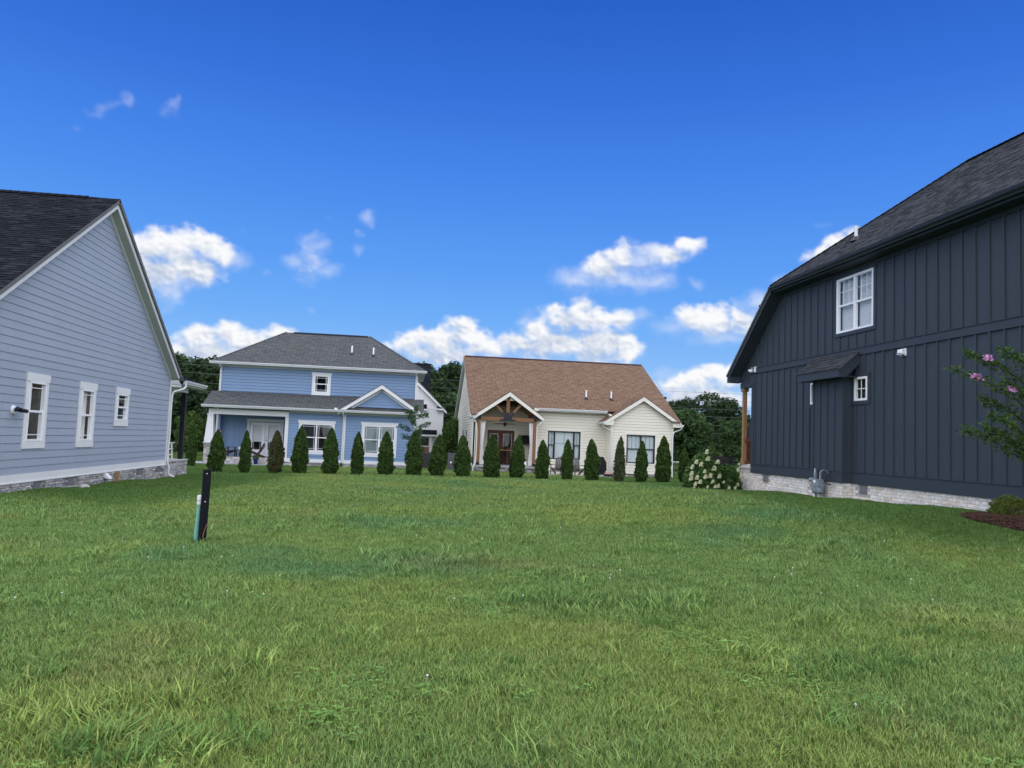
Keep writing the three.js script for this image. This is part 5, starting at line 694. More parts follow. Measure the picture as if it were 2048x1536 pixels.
{ // clipped shrub in the mulch bed
  const x0 = 11.22, z0 = -13.15, gy = ground(x0, z0), pts = [], r = rngOf(61);
  const bed = []; for (let i = 0; i < 40; i++) { const a = i / 40 * 6.283; bed.push([11.1 + Math.cos(a) * (1.05 + 0.06 * vn(i * 0.6, 2)), -11.9 + Math.sin(a) * (2.0 + 0.1 * vn(i * 0.5, 5))]); }
  { const P = [], I = [], U = [], n = 14; for (let k = 0; k <= n; k++) bed.forEach(([x, z], i) => { const t = k / n, X = 11.1 + (x - 11.1) * t, Z = -11.9 + (z + 11.9) * t; P.push(X, ground(X, Z) + 0.012 + 0.07 * (1 - t ** 4) + 0.012 * vn(X * 9, Z * 9), Z); U.push(X, Z); }); for (let k = 0; k < n; k++) for (let i = 0; i < 40; i++) { const a = k * 40 + i, b = k * 40 + (i + 1) % 40; I.push(a, a + 40, b, b, a + 40, b + 40); } const g = new THREE.BufferGeometry(); g.setAttribute('position', new THREE.Float32BufferAttribute(P, 3)); g.setAttribute('uv', new THREE.Float32BufferAttribute(U, 2)); g.setIndex(I); g.computeVertexNormals(); structure('mulch_bed', g, M.mulch, 'red-brown mulch bed along the navy house', 'mulch');
    const needles = new THREE.InstancedMesh(new THREE.BoxGeometry(0.09, 0.004, 0.006), mat([0.085, 0.045, 0.032], { roughness: 1 }), 6000); const m = new THREE.Object3D(); let c = 0; for (let i = 0; i < 6000; i++) { const a = r() * 6.283, d = Math.sqrt(r()) * 0.98, X = 11.1 + Math.cos(a) * d * 1.05, Z = -11.9 + Math.sin(a) * d * 2.0; m.position.set(X, ground(X, Z) + 0.02 + 0.07 * (1 - d ** 4) + 0.012 * vn(X * 9, Z * 9) + r() * 0.01, Z); m.rotation.set((r() - 0.5) * 0.7, r() * 6.283, (r() - 0.5) * 0.7); m.updateMatrix(); needles.setMatrixAt(c, m.matrix); needles.setColorAt(c++, C(0.6 + 0.8 * r(), 0.6 + 0.7 * r(), 0.6 + 0.7 * r())); } needles.name = 'mulch_needles'; needles.userData = { kind: 'stuff', label: 'pine straw needles strewn over the mulch bed', category: 'mulch' }; scene.add(needles); }
  const t = thing('evergreen_shrub', 'low feathery yellow-green shrub in the red mulch bed', 'shrub', [x0, gy + 0.03, z0], { local: true }); t.scale.set(0.8, 0.9, 0.8);
  part(t, 'foliage', leafMesh(5200, (q) => { const a = q() * 6.283, v = q(), deep = 0.75 + 0.3 * q(), R = 0.43 * Math.sqrt(Math.max(0, 1 - Math.pow(v, 2.2))) * deep * (1 + 0.14 * vn(a * 2, v * 5)); const p = V(Math.cos(a) * R, 0.02 + v * 0.4 * deep * (1 + 0.15 * vn(a * 3, 4)), Math.sin(a) * R), out = V(p.x, 0.35, p.z).normalize(); return [p, ranNormal(q, out.cross(V(0, 1, 0)).normalize(), 0.3), 0.024 + 0.026 * q(), tone(q, [[0.12, 0.15, 0.026], [0.085, 0.125, 0.024], [0.15, 0.165, 0.03], [0.055, 0.09, 0.02]][Math.floor(q() * 4)], 0.5)]; }, [[[-0.16, -1, 0], [0.16, -1, 0], [0, 1, 0.1]]], 401), leafMat(0.2));
  part(t, 'stems', [0, 1, 2, 3, 4].map((i) => stick([0, -0.03, 0], [Math.cos(i * 1.3) * 0.2, 0.2, Math.sin(i * 1.3) * 0.2], 0.012, 0.005, 5)), M.bark);
}
{ // soil strip under the evergreens
  const P = [], I = [], U = [], N = 150; for (let i = 0; i <= N; i++) { const x = mix(-1.8, 15.6, i / N), w = 0.16 + 0.26 * Math.max(0, vn(x * 0.9, 4) + 0.25); for (const s of [-1, 0, 1]) { const z = -38 + s * w; P.push(x, ground(x, z) + (s ? -0.015 : 0.03), z); U.push(x, z); } } for (let i = 0; i < N; i++) for (let k = 0; k < 2; k++) { const a = i * 3 + k; I.push(a, a + 1, a + 3, a + 1, a + 4, a + 3); } const g = new THREE.BufferGeometry(); g.setAttribute('position', new THREE.Float32BufferAttribute(P, 3)); g.setAttribute('uv', new THREE.Float32BufferAttribute(U, 2)); g.setIndex(I); g.computeVertexNormals(); structure('soil_strip', g, M.soil, 'dark soil strip under the row of arborvitae', 'soil');
}

// ---------------------------------------------------------------- paving and small things
structure('blue_house_patio', slab([[-12.6, -46.4], [-7.4, -46.35], [-7.35, -47.3], [-7.35, -49], [-14.6, -49], [-14.4, -47.2]], -0.7, -0.43), M.concrete, 'grey concrete patio in front of the blue house porch', 'patio');
structure('cream_house_patio', slab([[8.0, -44.4], [12.05, -44.4], [12.05, -46.9], [8.0, -46.9]], -0.7, -0.365), M.paleConcrete, 'pale concrete patio behind the cream house', 'patio');
structure('far_sunlit_strip', slab([[-120, -104], [120, -104], [120, -110], [-120, -110]], -0.74, -0.66), M.paleConcrete, 'pale slab standing in for sunlit lawn beyond the back gardens', 'sunlit_strip');  // added pale slab: its light colour stands in for sun on the distant lawn

{ const x = -2.755, z = -11.25, g0 = ground(x, z), t = thing('marker_post', 'black square timber post standing in the lawn beside a green pipe', 'post', [x, g0, z], { local: true, turn: 0.35 });
  const g = new THREE.BoxGeometry(0.1, 1.12, 0.1, 2, 8, 2); { const p = g.attributes.position; for (let i = 0; i < p.count; i++) { const y = p.getY(i); p.setX(i, p.getX(i) + 0.006 * Math.sin(y * 3) + 0.012 * -(y - 0.5) * 0.3); p.setZ(i, p.getZ(i) + 0.004 * Math.sin(y * 5 + 1)); } g.computeVertexNormals(); } g.translate(0, 0.46, 0);
  part(t, 'timber', metreUV(g), M.creosote);
  part(t, 'nail_head', new THREE.CylinderGeometry(0.007, 0.007, 0.006, 8).rotateX(Math.PI / 2).translate(0.0, 0.965, 0.052), M.whiteGloss); part(t, 'nail_head', new THREE.CylinderGeometry(0.007, 0.007, 0.006, 8).rotateX(Math.PI / 2).translate(0.0, 0.58, 0.052), M.whiteGloss); part(t, 'vine_stem', tube([[0.03, 0.02, 0.055], [0.0, 0.1, 0.06], [0.02, 0.2, 0.058], [0.04, 0.27, 0.06]], 0.004, 5), M.cedarPale); }
{ const x = -2.845, z = -11.34, g0 = ground(x, z), t = thing('cleanout_pipe', 'pale green plastic pipe with white cap beside the black post', 'pipe', [x, g0, z], { local: true });
  part(t, 'pipe', tube([[-0.02, -0.2, 0], [-0.005, 0.3, 0], [0.01, 0.57, 0]], 0.035, 18, 12), M.pvcGreen); const c = part(t, 'cap', [stick([0.0095, 0.53, 0], [0.0125, 0.64, 0], 0.046, 0.046, 18), stick([0.0125, 0.64, 0], [0.0128, 0.655, 0], 0.046, 0.038, 18)], M.white); part(c, 'cap_ring', stick([0.0105, 0.575, 0], [0.0108, 0.585, 0], 0.047, 0.047, 18), M.vent); }
{ const t = thing('gas_meter', 'grey gas meter with black pipe arm on the navy house foundation', 'gas meter', [11.52, ground(11.52, -20.5), -20.5], { local: true }); t.scale.setScalar(1.08);
  const body = new THREE.LatheGeometry([[0, 0], [0.1, 0.015], [0.125, 0.07], [0.13, 0.16], [0.12, 0.25], [0.1, 0.27], [0, 0.275]].map((p) => new THREE.Vector2(...p)), 18);
  part(t, 'meter_body', [body.clone().scale(0.8, 1, 0.9).translate(0, 0.1, -0.09), body.clone().scale(0.8, 1, 0.9).translate(0, 0.1, 0.09)], M.metalGrey); part(t, 'meter_collar', [new THREE.BoxGeometry(0.2, 0.05, 0.42).translate(0, 0.33, 0), new THREE.BoxGeometry(0.16, 0.14, 0.36).translate(0, 0.42, 0)], M.metalGrey);
  part(t, 'riser_pipe', tube([[0, 0.48, -0.14], [0, 0.66, -0.14], [0.02, 0.72, -0.16], [0.06, 0.74, -0.24], [0.1, 0.7, -0.27], [0.1, -0.1, -0.27]], 0.03, 10), M.metalGrey); part(t, 'outlet_pipe', tube([[0, 0.48, 0.13], [0, 0.66, 0.13], [0.02, 0.71, 0.18], [0.02, 0.72, 0.26]], 0.03, 10), M.metalGrey);
  part(t, 'valve_arm', tube([[0.02, 0.72, 0.26], [0.02, 0.71, 0.42], [0.02, 0.66, 0.47], [0.02, 0.48, 0.3], [0.05, 0.4, 0.3], [0.05, 0.38, 0.52]], 0.022, 8), M.steel); part(t, 'regulator', [ball([0.0, 0.46, -0.3], 0.09, 0.6), stick([0, 0.46, -0.3], [0, 0.46, -0.2], 0.04)], M.metalGrey); part(t, 'dial_plate', new THREE.BoxGeometry(0.01, 0.07, 0.1).translate(-0.085, 0.43, -0.02), M.whiteGloss); }
{ const t = thing('security_camera', 'white round mount with black twin camera lamp on the grey-blue siding', 'camera', [-8.57, 1.83, -18.14], { local: true });
  part(t, 'mount', new THREE.CylinderGeometry(0.09, 0.1, 0.05, 22).rotateZ(-Math.PI / 2), M.whiteGloss); part(t, 'camera_head', [stick([0.02, 0, 0], [0.12, 0, -0.03], 0.035), stick([0.12, 0.0, -0.02], [0.16, -0.02, -0.24], 0.05, 0.042, 14), ball([0.1, 0.02, 0.05], 0.055)], M.black); part(t, 'lens', ball([0.162, -0.02, -0.245], 0.03), M.steel); }
single('timber_stub', [new THREE.BoxGeometry(0.09, 0.42, 0.09).translate(0, 0.11, 0)], M.cedarPale, 'short tan timber stub against the stone base of the grey house', 'post', { at: [-8.47, ground(-8.47, -24.25), -24.25] });
{ const g = new THREE.IcosahedronGeometry(0.11, 2), p = g.attributes.position; for (let i = 0; i < p.count; i++) { const k = 1 + 0.14 * vn(p.getX(i) * 14 + 3, p.getY(i) * 14 + p.getZ(i) * 9); p.setXYZ(i, p.getX(i) * k * 1.15, p.getY(i) * k * 0.6, p.getZ(i) * k); } g.computeVertexNormals(); single('stone', g, mat([0.66, 0.64, 0.58], { roughness: 0.9, map: stoneTex }), 'white rounded stone in the grass by the grey house wall', 'stone', { at: [-8.25, ground(-8.25, -21.4) + 0.04, -21.4] }); const b = g.clone().scale(2.0, 1.3, 1); single('stone', b, mat([0.7, 0.72, 0.74], { roughness: 0.8, map: stoneTex }), 'pale flat stone between the hydrangea and the brick porch', 'stone', { at: [11.55, ground(11.55, -26.9) + 0.05, -26.9] }); }
// chairs
function slatChair(t, m, { back = 1.0, w = 0.62 }) {       // adirondack style, faces +z
  for (const s of [-1, 1]) { part(t, 'leg', beam([s * w * 0.46, 0.0, 0.36], [s * w * 0.46, 0.55, 0.34], 0.03, 0.09, [0, 0, 1]), m); part(t, 'leg', beam([s * w * 0.42, 0.36, 0.34], [s * w * 0.42, 0.02, -0.5], 0.03, 0.1), m); part(t, 'armrest', box(s * w * 0.5 - 0.06, s * w * 0.5 + 0.06, 0.55, 0.575, -0.3, 0.42), m); }
  for (let i = 0; i < 5; i++) part(t, 'seat_slat', beam([-w * 0.42, 0.37 - i * 0.035, 0.3 - i * 0.11], [w * 0.42, 0.37 - i * 0.035, 0.3 - i * 0.11], 0.095, 0.022), m);
  for (let i = -2; i <= 2; i++) { const x = i * 0.105, top = back - 0.03 * i * i; part(t, 'back_slat', beam([x * 0.85, 0.24, -0.2], [x * 1.15, top, -0.52], 0.09, 0.022, [0, 0, 1]), m); }
}
{ const a = thing('adirondack_chair', 'grey slatted garden chair on the pale patio, beside the black grill', 'chair', [10.05, -0.365, -44.9], { local: true, turn: 0.15, group: undefined }); slatChair(a, M.greyPoly, {}); copyOf(a, [8.9, -0.365, -45.2], { turn: -0.5, label: 'grey slatted garden chair on the pale patio, under the wide black window' }); for (const c of scene.children) if (c.name.startsWith('adirondack')) c.scale.setScalar(1.05); }
{ const a = thing('lounge_chair', 'brown slatted low chair on the blue porch against the blue wall', 'chair', [-10.72, -0.055, -48.15], { local: true, turn: 1.1 }); slatChair(a, M.brownPoly, { back: 0.86, w: 0.66 }); copyOf(a, [-9.05, -0.055, -48.1], { turn: -1.1, label: 'brown slatted low chair on the blue porch by the french doors' });
  const t = thing('side_table', 'small brown side table between the two porch chairs', 'table', [-9.98, -0.055, -48.15], { local: true }); part(t, 'tabletop', box(-0.24, 0.24, 0.4, 0.43, -0.22, 0.22), M.brownPoly); for (const sx of [-1, 1]) for (const sz of [-1, 1]) part(t, 'leg', box(sx * 0.2 - 0.025, sx * 0.2 + 0.025, 0, 0.4, sz * 0.18 - 0.025, sz * 0.18 + 0.025), M.brownPoly);
  single('mug', new THREE.LatheGeometry([[0, 0], [0.055, 0], [0.075, 0.15], [0.065, 0.15], [0.05, 0.02], [0, 0.02]].map((p) => new THREE.Vector2(...p)), 16), M.whiteGloss, 'white cup standing on the brown side table', 'cup', { at: [-9.98, 0.376, -48.12] });
  const p = thing('flower_pot', 'dark blue pot with a green plant before the stone porch step', 'pot', [-8.82, -0.43, -47.12], { local: true }); part(p, 'pot', new THREE.LatheGeometry([[0, 0], [0.1, 0], [0.14, 0.3], [0.155, 0.3], [0.155, 0.33], [0.125, 0.33], [0.1, 0.05], [0, 0.05]].map((q) => new THREE.Vector2(...q)), 18), mat([0.012, 0.022, 0.12], { roughness: 0.25 })); part(p, 'plant', leafMesh(160, (q) => [V((q() - 0.5) * 0.3, 0.3 + q() * 0.22, (q() - 0.5) * 0.3), ranNormal(q, V(0, 1, 0), 0.3), 0.04 + 0.03 * q(), tone(q, fresh[0], 0.4)], LEAF, 501), leafMat(0.2));
  const f = thing('hanging_ornament', 'red and white fabric ornament hanging from a hook on the blue porch', 'ornament', [-11.3, 0.9, -48.6], { local: true }); part(f, 'hook', tube([[0, 1.54, 0], [0.02, 1.2, 0], [0, 0.62, 0]], 0.008, 5), M.steel); part(f, 'streamer', [new THREE.BoxGeometry(0.12, 0.34, 0.02).translate(0, 0.45, 0)], mat([0.45, 0.03, 0.05], { roughness: 0.9 })); part(f, 'stripe', [new THREE.BoxGeometry(0.125, 0.05, 0.024).translate(0, 0.4, 0), new THREE.BoxGeometry(0.125, 0.05, 0.024).translate(0, 0.52, 0)], M.curtain); }
{ const t = thing('porch_chair', 'white slatted chair on the grey house porch', 'chair', [-9.2, 0.345, -30.9], { local: true, turn: 1.57 }); for (const sx of [-1, 1]) { part(t, 'leg', beam([sx * 0.24, 0, 0.26], [sx * 0.22, 0.62, 0.22], 0.05, 0.05), M.white); part(t, 'leg', beam([sx * 0.24, 0, -0.26], [sx * 0.22, 1.0, -0.3], 0.05, 0.05), M.white); part(t, 'armrest', box(sx * 0.26 - 0.05, sx * 0.26 + 0.05, 0.62, 0.65, -0.3, 0.32), M.white); } part(t, 'seat', box(-0.24, 0.24, 0.38, 0.42, -0.26, 0.28), M.white); for (let i = 0; i < 4; i++) part(t, 'back_slat', box(-0.22, 0.22, 0.55 + i * 0.12, 0.62 + i * 0.12, -0.31, -0.28), M.white); part(t, 'stretcher', box(-0.22, 0.22, 0.16, 0.2, 0.23, 0.26), M.white); }
// cream house porch and patio
{ const t = thing('grill', 'covered black barbecue grill beside the cream house downspout', 'grill', [11.35, -0.365, -45.0], { local: true });
  part(t, 'grill_cover', [prism(wallZ(-0.28), [[-0.42, 0.32], [0.42, 0.32], [0.4, 0.82], [-0.4, 0.82]], 0.56, 0, true), prism(wallZ(-0.26), [[-0.4, 0.82], [0.4, 0.82], [0.22, 1.14], [-0.22, 1.14]], 0.5, 0, true)], M.black); part(t, 'grill_cart', [box(-0.36, 0.36, 0.08, 0.32, -0.24, 0.24)], M.black); for (const s of [-1, 1]) part(t, 'wheel', new THREE.CylinderGeometry(0.08, 0.08, 0.05, 14).rotateZ(Math.PI / 2).translate(s * 0.38, 0.08, 0.1), M.steel); 
  const r = thing('fire_tray', 'low black tray holding pale pink flowers by the grill', 'planter', [11.85, -0.365, -44.6], { local: true }); part(r, 'tray', box(-0.24, 0.24, 0, 0.13, -0.16, 0.16), M.black); part(r, 'flowers', leafMesh(120, (q) => [V((q() - 0.5) * 0.44, 0.13 + q() * 0.07, (q() - 0.5) * 0.28), ranNormal(q, V(0, 1, 0), 0.5), 0.03 + 0.02 * q(), tone(q, [0.7, 0.42, 0.36], 0.3)], CLUMP, 511), solidLeaf);
  const w = thing('hose_reel', 'small black hose reel standing against the cream house wing', 'hose reel', [12.7, -0.4, -45.7], { local: true }); part(w, 'reel_frame', [stick([-0.14, 0, 0], [-0.1, 0.85, 0], 0.02), stick([0.14, 0, 0], [0.1, 0.85, 0], 0.02), box(-0.14, 0.14, 0.78, 0.86, -0.05, 0.05)], M.black); part(w, 'hose_coil', new THREE.TorusGeometry(0.15, 0.06, 8, 20).translate(0, 0.45, 0), M.steel); part(w, 'reel_handle', stick([0, 0.86, 0], [0.0, 1.15, 0.03], 0.014), M.steel); }
{ const t = thing('ceiling_fan', 'black ceiling fan hanging under the timber porch truss', 'ceiling fan', [5.9, 2.55, -47.2], { local: true }); part(t, 'rod', stick([0, 0.05, 0], [0, 1.55, 0], 0.015), M.black); part(t, 'motor', [new THREE.CylinderGeometry(0.1, 0.12, 0.14, 16), ball([0, -0.1, 0], 0.07, 0.7)], M.black); for (let i = 0; i < 5; i++) part(t, 'blade', new THREE.BoxGeometry(0.55, 0.012, 0.12).rotateX(0.2).translate(0.4, 0, 0).rotateY(i * 1.2566 + 0.25), M.mahogany); }
{ const t = thing('television', 'black television tilted on a wall arm in the cream porch', 'television', [7.28, 1.62, -48.1], { local: true, turn: -0.95 }); part(t, 'television_panel', metreUV(new THREE.BoxGeometry(0.95, 0.56, 0.05).rotateX(0.12)), M.black); part(t, 'wall_arm', stick([0, 0, -0.03], [0.1, 0.0, -0.36], 0.03), M.black); }
for (const [x, label, s] of [[4.46, 'white porch curtain gathered beside the left timber post', 1], [7.36, 'white porch curtain gathered beside the right timber post', -1]]) { const g = new THREE.PlaneGeometry(1, 1, 28, 14), p = g.attributes.position; for (let i = 0; i < p.count; i++) { const u = p.getX(i), v = p.getY(i) + 0.5, w = 0.34 * (v > 0.45 ? mix(0.5, 1, (v - 0.45) / 0.55) : mix(0.9, 0.5, v / 0.45)), tie = s * -0.06 * (1 - Math.abs(v - 0.45)); p.setXYZ(i, u * w + tie, 0.06 + v * 2.62, 0.035 * Math.sin(u * 26) * (0.5 + w)); } g.computeVertexNormals(); single('curtain', g, M.curtain, label, 'curtain', { at: [x, 0.0, -46.12] }); }
{ const t = thing('dining_table', 'brown wooden dining table on the cream house porch', 'table', [5.75, 0.02, -47.3], { local: true }); part(t, 'tabletop', box(-0.45, 0.85, 0.88, 0.94, -0.4, 0.4), M.cedar); for (const sx of [-0.4, 0.8]) for (const sz of [-0.34, 0.34]) part(t, 'leg', box(sx - 0.04, sx + 0.04, 0, 0.88, sz - 0.04, sz + 0.04), M.mahogany);
  const c = thing('dining_stool', 'dark high-backed porch chair at the wooden table, beside the doors', 'chair', [6.25, 0.02, -46.75], { local: true }); for (const sx of [-1, 1]) { part(c, 'leg', box(sx * 0.2 - 0.025, sx * 0.2 + 0.025, 0, 0.62, 0.15, 0.2), M.brownPoly); part(c, 'leg', box(sx * 0.2 - 0.025, sx * 0.2 + 0.025, 0, 1.12, -0.2, -0.15), M.brownPoly); } part(c, 'seat', box(-0.24, 0.24, 0.6, 0.65, -0.22, 0.22), M.brownPoly); for (let i = 0; i < 3; i++) part(c, 'back_slat', box(-0.19, 0.19, 0.74 + i * 0.13, 0.82 + i * 0.13, -0.19, -0.16), M.brownPoly); part(c, 'stretcher', box(-0.19, 0.19, 0.22, 0.26, 0.16, 0.19), M.brownPoly); copyOf(c, [5.15, 0.02, -46.7], { turn: 0.3, label: 'dark high-backed porch chair at the wooden table, beside the left curtain' }); copyOf(c, [5.7, 0.02, -47.95], { turn: 3.1, label: 'dark high-backed porch chair on the far side of the wooden table' });
  const p = thing('planter', 'white square planter with pink flowers by the right timber post', 'planter', [7.0, 0.02, -46.2], { local: true }); part(p, 'pot', box(-0.15, 0.15, 0, 0.3, -0.15, 0.15), M.whiteGloss); part(p, 'flowers', leafMesh(140, (q) => [V((q() - 0.5) * 0.32, 0.3 + q() * 0.16, (q() - 0.5) * 0.32), ranNormal(q, V(0, 1, 0), 0.4), 0.03 + 0.02 * q(), q() < 0.45 ? tone(q, [0.55, 0.12, 0.16], 0.3) : tone(q, fresh[0], 0.4)], LEAF, 521), solidLeaf); }
// air conditioners
function condenser(label, x, z, w, h, d, m) { const t = thing('air_conditioner', label, 'air conditioner', [x, ground(x, z) - 0.02, z], { local: true }); part(t, 'cabinet', box(-w / 2, w / 2, 0.06, h, -d / 2, d / 2), m); part(t, 'top_grille', [box(-w / 2 - 0.02, w / 2 + 0.02, h, h + 0.05, -d / 2 - 0.02, d / 2 + 0.02)], M.steel); for (let i = 0; i < 8; i++) part(t, 'louvre', box(-w / 2 + 0.03, w / 2 - 0.03, 0.14 + i * (h - 0.2) / 8, 0.17 + i * (h - 0.2) / 8, d / 2, d / 2 + 0.012), m); part(t, 'pad', box(-w / 2 - 0.1, w / 2 + 0.1, -0.1, 0.06, -d / 2 - 0.1, d / 2 + 0.1), M.concrete); return t; }
condenser('brown-grey air conditioner beside the blue house', 1.2, -49.2, 0.8, 1.0, 0.75, mat([0.06, 0.055, 0.055], { roughness: 0.6 }));
{ const t = condenser('grey air conditioner with white notices beside the cream house', 2.85, -47.0, 0.78, 1.02, 0.75, mat([0.085, 0.088, 0.095], { roughness: 0.5 })); for (const [x, y, s] of [[-0.22, 0.52, 0.1], [0.05, 0.52, 0.07], [0.08, 0.24, 0.11]]) part(t, 'notice', box(x - s / 2, x + s / 2, y - s / 2, y + s / 2, 0.375 + 0.013, 0.375 + 0.016), M.whiteGloss); part(t, 'conduit', tube([[0.39, 0.3, 0.1], [0.6, 0.32, 0.1], [0.75, 0.5, 0.0], [0.85, 0.9, -0.1]], 0.02, 6), M.steel); }
// behind the navy house porch
for (const [x, z, turn, label] of [[11.9, -29.6, 2.6, 'dark wicker chair behind the hydrangea, its curved back to the lawn'], [12.75, -30.1, 3.5, 'dark wicker chair beside the navy house porch post']]) { const t = thing('wicker_chair', label, 'chair', [x, ground(x, z), z], { local: true, turn }); const g = new THREE.CylinderGeometry(0.42, 0.36, 0.7, 18, 6, true, Math.PI * 0.45, Math.PI * 1.1); t.scale.setScalar(1.15); part(t, 'backrest', g.translate(0, 0.66, 0), mat([0.055, 0.05, 0.052], { roughness: 0.8, map: gritTex })); part(t, 'seat', new THREE.CylinderGeometry(0.36, 0.33, 0.12, 18).translate(0, 0.38, 0), M.steel); for (let i = 0; i < 4; i++) part(t, 'leg', stick([Math.cos(i * 1.57 + 0.8) * 0.28, 0, Math.sin(i * 1.57 + 0.8) * 0.28], [Math.cos(i * 1.57 + 0.8) * 0.28, 0.34, Math.sin(i * 1.57 + 0.8) * 0.28], 0.02), M.steel); }
{ const t = thing('patio_umbrella', 'folded black parasol behind the navy house porch rail', 'umbrella', [13.75, ground(13.75, -29.6), -29.6], { local: true }); part(t, 'pole', stick([0, 0, 0], [0, 2.6, 0], 0.022), M.steel); const g = new THREE.LatheGeometry([[0.2, 1.35], [0.22, 1.6], [0.16, 2.2], [0.05, 2.62], [0, 2.72]].map((p) => new THREE.Vector2(...p)), 16), p = g.attributes.position; for (let i = 0; i < p.count; i++) { const a = Math.atan2(p.getZ(i), p.getX(i)), k = 1 + 0.12 * Math.cos(a * 8); p.setX(i, p.getX(i) * k); p.setZ(i, p.getZ(i) * k); } g.computeVertexNormals(); part(t, 'canopy', g, M.black); part(t, 'base', new THREE.CylinderGeometry(0.24, 0.26, 0.08, 18).translate(0, 0.04, 0), M.steel); }
// far house with chimney among the trees
{ const t = thing('far_house', 'low distant house with a stone chimney among the trees', 'house', [43, -0.7, -108]); part(t, 'wall', box(40.5, 47, -0.7, 2.0, -112, -106), M.creamSiding); part(t, 'roof', [prism(wallPX(47.4), [[105.6, 1.9], [112.4, 1.9], [109, 3.6]], 0, -7.4, true)], mat([0.3, 0.25, 0.2])); part(t, 'chimney', box(42.6, 43.3, 1, 4.9, -106.6, -105.9), mat([0.25, 0.21, 0.18], { map: stoneTex })); }
// overhead lines
[[7.2, 0], [6.45, 1], [5.6, 2], [4.85, 3], [4.0, 4], [3.2, 5], [2.95, 6], [2.15, 7]].forEach(([y, i]) => { const p = []; for (let x = -70; x <= 110; x += 10) p.push([x, y + 0.0018 * ((x - 20) ** 2) * 0.12 - 0.25, -73 - i * 0.12]); const n = ['topmost', 'second', 'third', 'fourth', 'fifth', 'sixth', 'seventh', 'lowest'][i]; single('power_line', tube(p, 0.012, 5, 60), M.wire, n + (i && i < 7 ? ' from the top' : '') + ' of the overhead wires strung before the far trees', 'wire', { group: 'overhead lines' }); });
for (const [x, l] of [[-70, 'utility pole carrying the overhead wires beyond the grey house'], [110, 'utility pole carrying the overhead wires beyond the navy house']]) { const t = thing('utility_pole', l, 'pole', [x, -0.8, -73.4], { local: true }); part(t, 'pole', stick([0, 0, 0], [0, 11, 0], 0.17, 0.11, 10), M.bark); part(t, 'crossarm', box(-0.06, 0.06, 8.2, 8.35, -1, 1), M.bark); }

